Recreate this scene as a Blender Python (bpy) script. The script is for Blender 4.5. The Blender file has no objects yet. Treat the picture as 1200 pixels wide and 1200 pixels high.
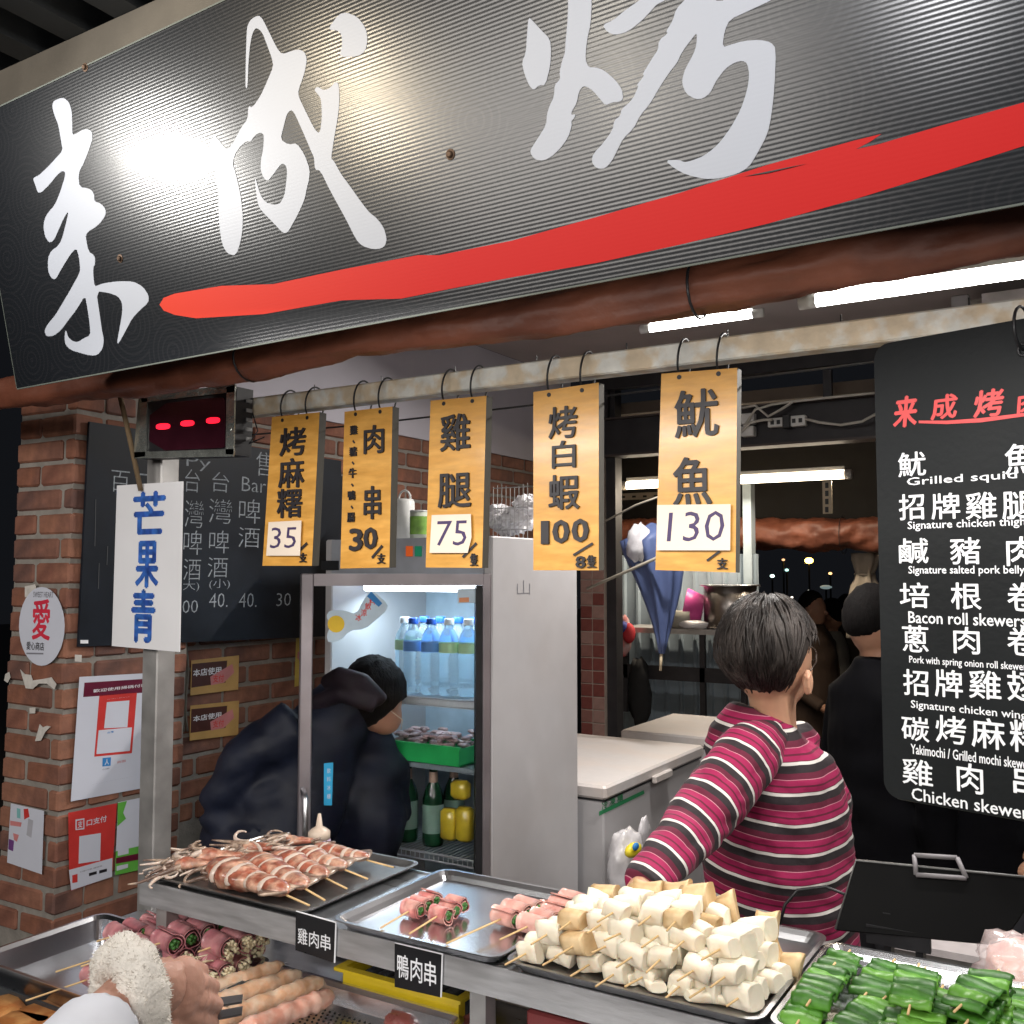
import bpy, bmesh, math, random
from mathutils import Vector, Matrix, noise
from mathutils.geometry import tessellate_polygon
random.seed(7)
S = bpy.context.scene
C = S.collection
PI = math.pi
# ---------------------------------------------------------------- camera, world, lamps, exposure
EYE = Vector((0, 0, 1.6)); PSI = math.radians(31.3); TH = math.radians(3.59); FPX = 1150.0
cam_d = bpy.data.cameras.new('camera'); cam = bpy.data.objects.new('camera', cam_d); C.objects.link(cam)
cam.location = EYE; cam.rotation_euler = (PI/2+TH, 0, PSI)
cam_d.sensor_width = 36; cam_d.lens = 36*FPX/1200; cam_d.clip_start = .02; cam_d.clip_end = 400
S.camera = cam
w = bpy.data.worlds.new('World'); S.world = w; w.use_nodes = True
bg = w.node_tree.nodes['Background']; bg.inputs[0].default_value = (.55, .6, .75, 1); bg.inputs[1].default_value = .009
S.view_settings.view_transform = 'Standard'; S.view_settings.look = 'None'; S.view_settings.exposure = .22; S.view_settings.gamma = 1
S.view_settings.use_curve_mapping = False
def lamp(name, loc, to, power, size=(.3, .3), col=(1, .93, .84), shape='RECTANGLE', spread=180):
    l = bpy.data.lights.new(name, 'AREA'); l.shape = shape; l.size = size[0]; l.size_y = size[1]; l.energy = power; l.color = col
    l.spread = math.radians(spread)
    o = bpy.data.objects.new(name, l); C.objects.link(o); o.location = loc
    o.rotation_euler = (Vector(to)-Vector(loc)).to_track_quat('-Z', 'Y').to_euler(); return o
# unseen soft fill panels added high behind the camera, sign lamps on arms, shop tubes
lamp('front_fill_light', (1.5, -1.3, 2.52), (-.7, 1.8, 1.2), 56, (1.8, .9), (1, .95, .9))
lamp('front_fill_light', (-1.9, -1.5, 2.5), (-1.7, 1.8, 1.2), 58, (1.8, .9), (1, .95, .9))
lamp('sign_lamp_light', (-2.06, .42, 2.40), (-1.3, 1.06, 2.27), 2.5, (.07, .07), (1, .97, .92), 'DISK', 90)
lamp('sign_lamp_light', (-1.52, .27, 2.42), (-.88, 1.05, 2.27), 1.6, (.12, .12), (1, .84, .6), 'DISK', 110)
lamp('sign_lamp_light', (-.93, .13, 2.36), (-.49, 1.05, 2.23), .35, (.12, .12), (1, .9, .72), 'DISK', 110)
lamp('sign_lamp_light', (-.28, .10, 2.38), (-.10, 1.05, 2.2), 1.5, (.10, .10), (.97, .97, 1), 'DISK', 110)
lamp('awning_tube_light', (-.7, 1.02, 1.93), (-.8, 1.55, .95), 7, (1.6, .04), (1, .97, .93))
# ---------------------------------------------------------------- geometry of the place in numbers
FW = Vector((-math.sin(PSI)*math.cos(TH), math.cos(PSI)*math.cos(TH), math.sin(TH)))
RT = Vector((math.cos(PSI), math.sin(PSI), 0)); UP = RT.cross(FW)
def ray(x, y): return FW*FPX+RT*(x-600)-UP*(y-600)
def P(x, y, X=None, Y=None, Z=None, D=None):
    d = ray(x, y)
    t = X/d.x if X is not None else Y/d.y if Y is not None else (Z-EYE.z)/d.z if Z is not None else D/FPX
    return EYE+d*t
def pxof(p):
    v = Vector(p)-EYE; a = v.dot(FW); return (600+FPX*v.dot(RT)/a, 600-FPX*v.dot(UP)/a)
class Frame:                                    # a flat face of a thing: origin, right, up, outward normal
    def __init__(s, O, u, v):
        s.O = Vector(O); s.u = Vector(u).normalized(); s.v = Vector(v).normalized(); s.n = s.u.cross(s.v).normalized()
    def px(s, x, y):
        d = ray(x, y); t = (s.O-EYE).dot(s.n)/d.dot(s.n); q = EYE+d*t-s.O; return (q.dot(s.u), q.dot(s.v))
    def at(s, a, b, c=0): return s.O+s.u*a+s.v*b+s.n*c
    def pt(s, x, y, c=0): a, b = s.px(x, y); return s.at(a, b, c)
# ---------------------------------------------------------------- materials
MATS = {}
def mat(name, col, rough=.6, metal=0, var=.12, vs=18, bump=.0, bs=60, col2=None, mixs=6, emit=None, es=0, trans=0, alpha=1, spec=.5, coat=0, stretch=(1, 1, 1), sss=0, ior=1.45, rp=(.42, .6)):
    if name in MATS: return MATS[name]
    m = bpy.data.materials.new(name); m.use_nodes = True; nt = m.node_tree; N = nt.nodes; L = nt.links
    b = N['Principled BSDF']; tc = N.new('ShaderNodeTexCoord'); mp = N.new('ShaderNodeMapping'); mp.inputs['Scale'].default_value = stretch
    L.new(tc.outputs['Object'], mp.inputs[0])
    nz = N.new('ShaderNodeTexNoise'); nz.inputs['Scale'].default_value = vs; nz.inputs['Detail'].default_value = 6; L.new(mp.outputs[0], nz.inputs[0])
    r = N.new('ShaderNodeMapRange'); r.inputs['From Min'].default_value = .25; r.inputs['From Max'].default_value = .75
    r.inputs['To Min'].default_value = 1-var; r.inputs['To Max'].default_value = 1+var; L.new(nz.outputs[0], r.inputs[0])
    base = None
    if col2:
        n2 = N.new('ShaderNodeTexNoise'); n2.inputs['Scale'].default_value = mixs; n2.inputs['Detail'].default_value = 5; L.new(mp.outputs[0], n2.inputs[0])
        cr = N.new('ShaderNodeValToRGB'); cr.color_ramp.elements[0].position = rp[0]; cr.color_ramp.elements[1].position = rp[1]
        cr.color_ramp.elements[0].color = (*col, 1); cr.color_ramp.elements[1].color = (*col2, 1); L.new(n2.outputs[0], cr.inputs[0]); base = cr.outputs[0]
    v = N.new('ShaderNodeVectorMath'); v.operation = 'SCALE'
    if base: L.new(base, v.inputs[0])
    else: v.inputs[0].default_value = col
    L.new(r.outputs[0], v.inputs['Scale']); L.new(v.outputs[0], b.inputs['Base Color'])
    b.inputs['Roughness'].default_value = rough; b.inputs['Metallic'].default_value = metal; b.inputs['IOR'].default_value = ior
    b.inputs['Specular IOR Level'].default_value = spec; b.inputs['Coat Weight'].default_value = coat; b.inputs['Coat Roughness'].default_value = .15
    b.inputs['Transmission Weight'].default_value = trans; b.inputs['Alpha'].default_value = alpha
    if sss: b.inputs['Subsurface Weight'].default_value = sss; b.inputs['Subsurface Radius'].default_value = (.02, .008, .005); b.inputs['Subsurface Scale'].default_value = .5
    if rough > .12 and not trans:
        rr = N.new('ShaderNodeMapRange'); rr.inputs['To Min'].default_value = max(.04, rough*.75); rr.inputs['To Max'].default_value = min(1, rough*1.25); L.new(nz.outputs[0], rr.inputs[0]); L.new(rr.outputs[0], b.inputs['Roughness'])
    if bump:
        n3 = N.new('ShaderNodeTexNoise'); n3.inputs['Scale'].default_value = bs; n3.inputs['Detail'].default_value = 5; L.new(mp.outputs[0], n3.inputs[0])
        bp = N.new('ShaderNodeBump'); bp.inputs['Strength'].default_value = bump; bp.inputs['Distance'].default_value = .004; L.new(n3.outputs[0], bp.inputs['Height']); L.new(bp.outputs[0], b.inputs['Normal'])
    if emit: b.inputs['Emission Color'].default_value = (*emit, 1); b.inputs['Emission Strength'].default_value = es
    MATS[name] = m; return m
# ---------------------------------------------------------------- mesh builders
class MB:
    def __init__(s): s.v = []; s.f = []; s.mi = []; s.cur = 0
    def add(s, vs, fs):
        o = len(s.v); s.v += [tuple(p) for p in vs]; s.f += [tuple(i+o for i in f) for f in fs]; s.mi += [s.cur]*len(fs); return s
    def box(s, lo, hi, M=None, bev=0):
        x0, y0, z0 = lo; x1, y1, z1 = hi
        if bev:
            ring = [(x0+bev, y0), (x1-bev, y0), (x1, y0+bev), (x1, y1-bev), (x1-bev, y1), (x0+bev, y1), (x0, y1-bev), (x0, y0+bev)]
            cx, cy = (x0+x1)/2, (y0+y1)/2
            def ins(p, d):
                sx = (x1-x0-2*d)/(x1-x0); sy = (y1-y0-2*d)/(y1-y0); return (cx+(p[0]-cx)*sx, cy+(p[1]-cy)*sy)
            vs = [(*ins(p, bev), z0) for p in ring]+[(*p, z0+bev) for p in ring]+[(*p, z1-bev) for p in ring]+[(*ins(p, bev), z1) for p in ring]
            fs = [tuple(range(7, -1, -1)), tuple(range(24, 32))]
            for k in range(3):
                for i in range(8): j = (i+1) % 8; fs.append((k*8+i, k*8+j, k*8+8+j, k*8+8+i))
        else:
            vs = [(x0, y0, z0), (x1, y0, z0), (x1, y1, z0), (x0, y1, z0), (x0, y0, z1), (x1, y0, z1), (x1, y1, z1), (x0, y1, z1)]
            fs = [(3, 2, 1, 0), (4, 5, 6, 7), (0, 1, 5, 4), (1, 2, 6, 5), (2, 3, 7, 6), (3, 0, 4, 7)]
        if M: vs = [M@Vector(p) for p in vs]
        return s.add(vs, fs)
    def loft(s, rings, cap=True, closed=False):
        n = len(rings[0]); vs = [p for r in rings for p in r]; fs = []; m = len(rings)
        for k in range(m if closed else m-1):
            for i in range(n): j = (i+1) % n; a = k*n; b = ((k+1) % m)*n; fs.append((a+i, a+j, b+j, b+i))
        if cap and not closed: fs += [tuple(range(n-1, -1, -1)), tuple((m-1)*n+i for i in range(n))]
        return s.add(vs, fs)
    def tube(s, pts, r, n=8, cap=True, flat=1.0, closed=False, upv=None):
        pts = [Vector(p) for p in pts]; rings = []; m = len(pts); pa = None
        for k in range(m):
            t = (pts[(k+1) % m]-pts[k-1]) if closed else (pts[min(k+1, m-1)]-pts[max(k-1, 0)])
            t.normalize()
            if pa is None: a = t.orthogonal() if upv is None else (Vector(upv)-t*t.dot(Vector(upv)))
            else: a = pa-t*t.dot(pa)
            a.normalize(); pa = a; b = t.cross(a); rr = r[k] if isinstance(r, (list, tuple)) else r
            rings.append([pts[k]+a*(rr*math.cos(2*PI*i/n))+b*(rr*flat*math.sin(2*PI*i/n)) for i in range(n)])
        return s.loft(rings, cap, closed)
    def lathe(s, prof, n=20, M=None, cap=True):
        rings = [[Vector((r*math.cos(2*PI*i/n), r*math.sin(2*PI*i/n), z)) for i in range(n)] for r, z in prof]
        if M: rings = [[M@p for p in r] for r in rings]
        return s.loft(rings, cap)
    def ball(s, c, r, n=14, m=9, fn=None, M=None):
        c = Vector(c); r = Vector(r) if not isinstance(r, (int, float)) else Vector((r, r, r)); rings = []
        for k in range(m+1):
            th = PI*(k+.02)/(m+.04) if k in (0, m) else PI*k/m; ring = []
            for i in range(n):
                d = Vector((math.sin(th)*math.cos(2*PI*i/n), math.sin(th)*math.sin(2*PI*i/n), -math.cos(th)))
                p = Vector((d.x*r.x, d.y*r.y, d.z*r.z))
                if fn: p = p*fn(d)
                if M: p = M@p
                ring.append(c+p)
            rings.append(ring)
        return s.loft(rings)
    def poly(s, fr, pts, c=0, th=.001, local=False):
        q = pts if local else [fr.px(*p) for p in pts]
        tri = tessellate_polygon([[Vector((a, b, 0)) for a, b in q]]); n = len(q)
        area = sum(q[i][0]*q[(i+1) % n][1]-q[(i+1) % n][0]*q[i][1] for i in range(n))
        vs = [fr.at(a, b, c+th) for a, b in q]+[fr.at(a, b, c) for a, b in q]; fs = []
        for t in tri:
            a, b, d = t; cr = (q[b][0]-q[a][0])*(q[d][1]-q[a][1])-(q[b][1]-q[a][1])*(q[d][0]-q[a][0])
            f = (a, b, d) if cr > 0 else (d, b, a); fs.append(f); fs.append(tuple(i+n for i in reversed(f)))
        for i in range(n):
            j = (i+1) % n; fs.append((i+n, j+n, j, i) if area > 0 else (i, j, j+n, i+n))
        return s.add(vs, fs)
    def rect(s, fr, x0, y0, x1, y1, c=0, th=.001): return s.poly(fr, [(x0, y0), (x1, y0), (x1, y1), (x0, y1)], c, th)
    def build(s, name, m, parent=None, smooth=False, kind=None):
        me = bpy.data.meshes.new(name); me.from_pydata(s.v, [], s.f)
        ms = m if isinstance(m, (list, tuple)) else [m]
        for x in ms: me.materials.append(x)
        if len(ms) > 1: me.polygons.foreach_set('material_index', s.mi)
        if smooth: me.polygons.foreach_set('use_smooth', [True]*len(me.polygons))
        me.update(); return link(name, me, parent, kind)
def link(name, me, parent=None, kind=None):
    o = bpy.data.objects.new(name, me); C.objects.link(o)
    if parent is not None:
        bpy_parent(o, parent)
    if kind: o['kind'] = kind
    return o
def wloc(p):
    M = p.matrix_basis.copy()
    if p.parent: M = wloc(p.parent) @ p.matrix_parent_inverse @ M
    return M
def bpy_parent(o, p):
    o.parent = p; o.matrix_parent_inverse = wloc(p).inverted()
def tag(o, label, cat, group=None, kind=None):
    if label: o['label'] = label
    if cat: o['category'] = cat
    if group: o['group'] = group
    if kind: o['kind'] = kind
    return o
def thing(name, label, cat, loc, group=None):
    o = bpy.data.objects.new(name, None); C.objects.link(o); o.empty_display_size = .05; o.location = Vector(loc); return tag(o, label, cat, group)
def struct(name, mb, m, smooth=False): return mb.build(name, m, None, smooth, 'structure')
def chaikin(pts, it=1):
    for _ in range(it):
        q = []
        for i in range(len(pts)):
            a = pts[i]; b = pts[(i+1) % len(pts)]
            q += [(a[0]*.78+b[0]*.22, a[1]*.78+b[1]*.22), (a[0]*.22+b[0]*.78, a[1]*.22+b[1]*.78)]
        pts = q
    return pts
def fused(mb, name, m, parent, voxel=.008, smooth_it=4, disp=None):
    me = bpy.data.meshes.new(name); me.from_pydata(mb.v, [], mb.f); me.update()
    o = bpy.data.objects.new('fuse_tmp', me); C.objects.link(o)
    r = o.modifiers.new('r', 'REMESH'); r.mode = 'VOXEL'; r.voxel_size = voxel; r.use_smooth_shade = True
    sm = o.modifiers.new('s', 'SMOOTH'); sm.factor = .6; sm.iterations = smooth_it
    dg = bpy.context.evaluated_depsgraph_get(); me2 = bpy.data.meshes.new_from_object(o.evaluated_get(dg))
    bpy.data.objects.remove(o)
    if disp:
        for v in me2.vertices: v.co = disp(v.co.copy(), v.normal.copy())
    me2.materials.clear(); me2.materials.append(m); me2.name = name
    me2.polygons.foreach_set('use_smooth', [True]*len(me2.polygons)); me2.update()
    return link(name, me2, parent)
GL = {}
def glyphs(txt, bold=0.0):
    k = (txt, bold)
    if k in GL: return GL[k]
    cu = bpy.data.curves.new('txt', 'FONT'); cu.body = txt; cu.size = 1; cu.offset = bold; cu.resolution_u = 2; cu.fill_mode = 'FRONT'
    o = bpy.data.objects.new('txt_tmp', cu); C.objects.link(o); dg = bpy.context.evaluated_depsgraph_get()
    me = bpy.data.meshes.new_from_object(o.evaluated_get(dg)); bpy.data.objects.remove(o)
    vs = [(v.co.x, v.co.y) for v in me.vertices]; fs = [tuple(p.vertices) for p in me.polygons]
    xs = [a for a, b in vs] or [0, 1]; ys = [b for a, b in vs] or [0, 1]
    GL[k] = (vs, fs, min(xs), max(xs), min(ys), max(ys)); bpy.data.meshes.remove(me); return GL[k]
def text(mb, fr, txt, x0, y0, x1, y1, c=.001, bold=.0, px=True, slant=0, th=0, mid=True):
    """string whose lower left corner is (x0,y0) and upper right (x1,y1)"""
    vs, fs, a0, a1, b0, b1 = glyphs(txt, min(0, bold))
    if not px: (s0, t0), (s1, t1) = (x0, y0), (x1, y1)
    elif mid:
        xm, ym = (x0+x1)/2, (y0+y1)/2; s0 = fr.px(x0, ym)[0]; s1 = fr.px(x1, ym)[0]; t0 = fr.px(xm, y0)[1]; t1 = fr.px(xm, y1)[1]
    else: (s0, t0), (s1, t1) = (fr.px(x0, y0), fr.px(x1, y1))
    W = (s1-s0)/max(1e-6, a1-a0); H = (t1-t0)/max(1e-6, b1-b0)
    loc = [(s0+(a-a0)*W+slant*(b-b0)*H, t0+(b-b0)*H) for a, b in vs]
    d = max(0, bold)*abs(H); ec = {}
    for f in fs:
        for i in range(len(f)): ec[(f[i], f[(i+1) % len(f)])] = 1
    for k, (ox, oy) in enumerate([(0, 0)] if not d else [(-d, 0), (d, 0), (0, -d*.8), (0, d*.8)]):   # heavier brush weight
        cc = c+k*.00006; pts = [fr.at(a+ox, b+oy, cc) for a, b in loc]
        mb.add(pts, fs)
        if th:                                 # raised letters: a skirt down to the face
            n = len(pts); sk = [(e[1], e[0], e[0]+n, e[1]+n) for e in ec if (e[1], e[0]) not in ec]
            mb.add(pts+[fr.at(a+ox, b+oy, cc-th-k*.00006) for a, b in loc], sk)
    return mb
def stroke_line(mb, fr, a, b, wpx, c=.001):
    (s0, t0), (s1, t1) = fr.px(*a), fr.px(*b); s_, t_ = fr.px(a[0]+wpx, a[1]); hw = abs(s_-s0)/2
    d = Vector((s1-s0, t1-t0)).normalized(); n = Vector((-d.y, d.x))*hw
    return mb.poly(fr, [(s0-n.x, t0-n.y), (s1-n.x, t1-n.y), (s1+n.x, t1+n.y), (s0+n.x, t0+n.y)], c, .0008, True)

# ---------------------------------------------------------------- material library
steel = mat('stainless_steel', (.62, .63, .65), .3, 1, .1, 9, .08, 90, stretch=(1, 6, 6))
steel_tray = mat('tray_steel', (.66, .67, .7), .22, 1, .06, 6, .04, 30)
steel_dark = mat('dull_steel', (.42, .41, .40), .5, .7, .25, 12, .1, 60)
galv = mat('galvanised', (.6, .5, .36), .5, .15, .2, 30, .15, 80, col2=(.68, .68, .63), mixs=26)
galv_rust = galv
black_paint = mat('black_paint', (.012, .012, .014), .45, 0, .2, 20)
black_plastic = mat('black_plastic', (.015, .015, .017), .4, 0, .2, 30, .05)
mortar = mat('mortar', (.24, .22, .195), .95, 0, .2, 30, .5, 90)
bricks_m = [mat('brick_%d' % i, c, .85, 0, .28, 25, .5, 70, col2=c2, mixs=9) for i, (c, c2) in enumerate([((.22, .088, .052), (.15, .065, .045)), ((.18, .072, .048), (.25, .11, .07)), ((.26, .115, .07), (.19, .085, .058)), ((.12, .06, .048), (.2, .09, .062))])]
wood_m = mat('varnished_plywood', (.54, .265, .045), .42, 0, .12, 14, .05, 40, col2=(.62, .32, .065), mixs=5, stretch=(2, 2, 9), coat=.3)
wood_edge = mat('plywood_edge', (.045, .04, .03), .7, 0, .3, 50, stretch=(1, 30, 1))
ink = mat('black_lettering', (.014, .012, .016), .5)
paper = mat('note_paper', (.72, .62, .52), .85, 0, .05, 8)
pen = mat('pen_ink', (.05, .03, .1), .6)
white_paint = mat('white_print', (.8, .81, .84), .45, 0, .03)
red_paint = mat('red_print', (.62, .03, .022), .4)
vinyl = mat('brown_vinyl', (.11, .035, .02), .52, 0, .25, 9, 1.0, 26, col2=(.17, .055, .03), mixs=5)
grey_fridge = mat('fridge_enamel', (.47, .46, .47), .45, 0, .04, 14, .04, 60, col2=(.44, .42, .42), mixs=3, rp=(.45, .75))
white_enamel = mat('freezer_enamel', (.6, .57, .56), .45, 0, .05, 30, .04, 40, col2=(.62, .55, .51), mixs=4, rp=(.4, .7))
wallpaint = mat('pale_wall_paint', (.56, .54, .6), .8, 0, .06, 4, .1, 30)
ceilm = mat('ceiling_paint', (.42, .37, .36), .8, 0, .12, 5, .1, 20)
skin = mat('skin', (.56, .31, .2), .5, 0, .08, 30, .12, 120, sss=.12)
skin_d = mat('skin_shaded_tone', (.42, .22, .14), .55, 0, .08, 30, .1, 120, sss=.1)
bamboo = mat('bamboo', (.62, .42, .2), .6, 0, .15, 40, .1, 90)
floor_m = mat('floor_tile', (.09, .075, .065), .5, 0, .3, 5, .1, 20)
dark_steel = mat('dark_beam_steel', (.035, .033, .036), .5, .3, .3, 10, .1, 40)
tube_glow = mat('tube_glow', (.9, .9, .9), .5, emit=(1, .97, .93), es=26)
tube_cool = mat('tube_cool', (.9, .9, .9), .5, emit=(.85, .93, 1), es=9)
tube_warm = mat('tube_warm', (.9, .9, .9), .5, emit=(1, .82, .58), es=8)
lampwhite = mat('lamp_body_white', (.7, .7, .68), .4)

# ================================================================= SETTING
g = MB(); g.box((-30, -30, -.3), (30, 40, 0)); struct('ground', g, floor_m)
# left side wall of the shop: brick to 2.16, painted above
def brick_thing(root, courses, spans, face, mz):
    """spans: (frame, s0, s1, offset) rows of bricks laid proud of the mortar"""
    meshes = {}
    def bm_(L, k, D=.09):
        key = (round(L, 2), k)
        if key not in meshes:
            b = MB(); b.box((0, 0, 0), (L, D, .054), bev=.005); me = bpy.data.meshes.new('brick'); 
            vs = [(x+random.uniform(-.0015, .0015), y, z+random.uniform(-.0015, .0015)) for x, y, z in b.v]
            me.from_pydata(vs, [], b.f); me.materials.append(bricks_m[k]); meshes[key] = me
        return meshes[key]
    for ci in courses:
        z = mz+ci*.0665+.006
        for fr, s0, s1, odd in spans:
            s = s0-(.105 if (ci+odd) % 2 else 0)
            while s < s1-.02:
                a = max(s, s0); b = min(s+.2, s1)
                if b-a > .03:
                    o = bpy.data.objects.new('brick', bm_(b-a, random.choice([0, 0, 1, 1, 2, 2, 3]))); C.objects.link(o)
                    jit = random.uniform(-.002, .003)
                    base = fr(a, z); M = base.copy(); M.translation = M.translation+M.to_3x3()@Vector((0, -jit, 0)); o.matrix_basis = M
                    bpy_parent(o, root)
                s += .212
LEAN = .03
PX0 = -2.372; PY0 = 1.62
def lean(z): return LEAN*(z-1.24)
def fr_front(a, z): return Matrix.Translation((PX0+lean(z)-.24+a, PY0-.006, z))
def fr_side(a, z): return Matrix.Translation((PX0+lean(z)+.006, PY0+a, z))@Matrix.Rotation(PI/2, 4, 'Z')
pil = thing('brick_pillar', 'red brick pillar covered in stickers at the left end of the stall', 'pillar', (PX0-.12, PY0+.2, 0))
b = MB(); vs = []
for z in (0, 2.6):
    x = PX0+lean(z); vs += [(x-.245, PY0, z), (x, PY0, z), (x, PY0+.4, z), (x-.245, PY0+.4, z)]
b.add(vs, [(3, 2, 1, 0), (4, 5, 6, 7), (0, 1, 5, 4), (1, 2, 6, 5), (2, 3, 7, 6), (3, 0, 4, 7)]); b.build('mortar_core', mortar, pil)
brick_thing(pil, range(-9, 17), [(fr_front, -.006, .246, 0), (fr_side, .088, .40, 1)], None, 1.235)
wall = thing('brick_side_wall', 'long interior side wall with brick below and pale paint above', 'wall', (-2.5, 3.3, 0))
b = MB(); b.box((-2.75, 2.021, 0), (-2.45, 4.62, 2.16)); b.build('mortar_core', mortar, wall)
b = MB(); b.box((-2.75, 2.021, 2.161), (-2.441, 4.62, 2.64)); b.build('painted_band', wallpaint, wall)
def fr_wall(a, z): return Matrix.Translation((-2.444, 2.03+a, z))@Matrix.Rotation(PI/2, 4, 'Z')
brick_thing(wall, range(-6, 14), [(fr_wall, 0, 2.58, 1)], None, 1.235)
b = MB(); b.box((-2.44, 1.75, 2.641), (2.2, 4.65, 2.72)); b.build('ceiling', ceilm, None, False, 'structure')
# right inner wall (behind menu board), far wall pieces
stone = mat('stained_stone', (.42, .38, .33), .8, 0, .3, 9, .3, 30)

# ================================================================= BIG SIGN
al = math.radians(2); tau = math.radians(12)
BO = P(20, 455, Y=1.15)
bu = Vector((math.cos(al), -math.sin(al), 0)); bo_ = Vector((-math.sin(al), -math.cos(al), 0)); bv = bo_*math.sin(tau)+Vector((0, 0, math.cos(tau)))
SF = Frame(BO, bu, bv)
def ribbed(name, col, rough, swirl=0.0, metal=0, col_end=None, bst=.2):
    m = bpy.data.materials.new(name); m.use_nodes = True; nt = m.node_tree; N = nt.nodes; L = nt.links; bs = N['Principled BSDF']
    tc = N.new('ShaderNodeTexCoord'); sep = N.new('ShaderNodeSeparateXYZ'); L.new(tc.outputs['Object'], sep.inputs[0])
    mul = N.new('ShaderNodeMath'); mul.operation = 'MULTIPLY'; mul.inputs[1].default_value = 2*PI/.0054; L.new(sep.outputs['Y'], mul.inputs[0])
    sn = N.new('ShaderNodeMath'); sn.operation = 'SINE'; L.new(mul.outputs[0], sn.inputs[0])
    nz = N.new('ShaderNodeTexNoise'); nz.inputs['Scale'].default_value = 7; nz.inputs['Detail'].default_value = 4; L.new(tc.outputs['Object'], nz.inputs[0])
    ad = N.new('ShaderNodeMath'); ad.operation = 'MULTIPLY_ADD'; L.new(nz.outputs[0], ad.inputs[0]); ad.inputs[1].default_value = 2.0; L.new(sn.outputs[0], ad.inputs[2])
    bp = N.new('ShaderNodeBump'); bp.inputs['Strength'].default_value = bst; bp.inputs['Distance'].default_value = .0005; L.new(ad.outputs[0], bp.inputs['Height']); L.new(bp.outputs[0], bs.inputs['Normal'])
    bs.inputs['Roughness'].default_value = rough; bs.inputs['Coat Weight'].default_value = .12; bs.inputs['Coat Roughness'].default_value = .42; bs.inputs['Specular IOR Level'].default_value = .4 if col[0] < .1 else .22
    bs.inputs['Base Color'].default_value = (*col, 1)
    if col_end:
        mr = N.new('ShaderNodeMapRange'); mr.inputs['From Min'].default_value = .25; mr.inputs['From Max'].default_value = 1.1; L.new(sep.outputs['X'], mr.inputs[0])
        mx = N.new('ShaderNodeMix'); mx.data_type = 'RGBA'; mx.inputs['A'].default_value = (*col_end, 1); mx.inputs['B'].default_value = (*col, 1); L.new(mr.outputs[0], mx.inputs['Factor']); L.new(mx.outputs['Result'], bs.inputs['Base Color'])
    if swirl:
        vo = N.new('ShaderNodeTexVoronoi'); vo.inputs['Scale'].default_value = 9; vo.inputs['Randomness'].default_value = .7; vo.voronoi_dimensions = '2D'; L.new(tc.outputs['Object'], vo.inputs['Vector'])
        m2 = N.new('ShaderNodeMath'); m2.operation = 'MULTIPLY'; m2.inputs[1].default_value = 2*PI*9; L.new(vo.outputs['Distance'], m2.inputs[0])
        s2 = N.new('ShaderNodeMath'); s2.operation = 'SINE'; L.new(m2.outputs[0], s2.inputs[0])
        mr = N.new('ShaderNodeMapRange'); mr.inputs['From Min'].default_value = .3; mr.inputs['From Max'].default_value = 1; mr.inputs['To Max'].default_value = swirl; L.new(s2.outputs[0], mr.inputs[0])
        mx = N.new('ShaderNodeMix'); mx.data_type = 'RGBA'; mx.inputs['A'].default_value = (*col, 1); mx.inputs['B'].default_value = (.09, .08, .085, 1); L.new(mr.outputs[0], mx.inputs['Factor']); L.new(mx.outputs['Result'], bs.inputs['Base Color'])
    return m
sign_black = ribbed('sign_black_ribbed', (.008, .0095, .012), .24, .06, bst=.12)
sign_white = ribbed('sign_white_ribbed', (.38, .405, .46), .4, bst=.03)
sign_red = ribbed('sign_red_ribbed', (.47, .003, .002), .65, col_end=(.55, .035, .008), bst=.03)
sg = bpy.data.objects.new('shop_sign', None); C.objects.link(sg)
tag(sg, 'huge black ribbed shop sign with white brush characters over a red stroke', 'sign')
SM = Matrix((( *[bu.x, bv.x, SF.n.x], BO.x), (*[bu.y, bv.y, SF.n.y], BO.y), (*[bu.z, bv.z, SF.n.z], BO.z), (0, 0, 0, 1))); sg.matrix_basis = SM
LF = Frame((0, 0, 0), (1, 0, 0), (0, 1, 0))
def sign_poly(name, pts, c, th, m, extra=()):
    mb = MB()
    for q in [pts]+list(extra): mb.poly(LF, [SF.px(*p) for p in q], c, th, True)
    o = mb.build(name, m); o.parent = sg; return o
mb = MB(); mb.box((0, 0, -.006), (2.6, .52, 0)); o = mb.build('panel', sign_black); o.parent = sg
edge = mat('sign_edge', (.1, .115, .1), .6)
mb = MB(); mb.box((0, .5203, -.007), (2.6, .5228, .001)); mb.box((.0, -.0025, -.006), (2.6, -.0003, .0006)); mb.box((-.002, 0, -.006), (-.0003, .52, .0004)); o = mb.build('cut_edge', edge); o.parent = sg
def sc(l, ox, oy, s): return [(ox+x/s, oy+y/s) for x, y in l]
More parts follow.
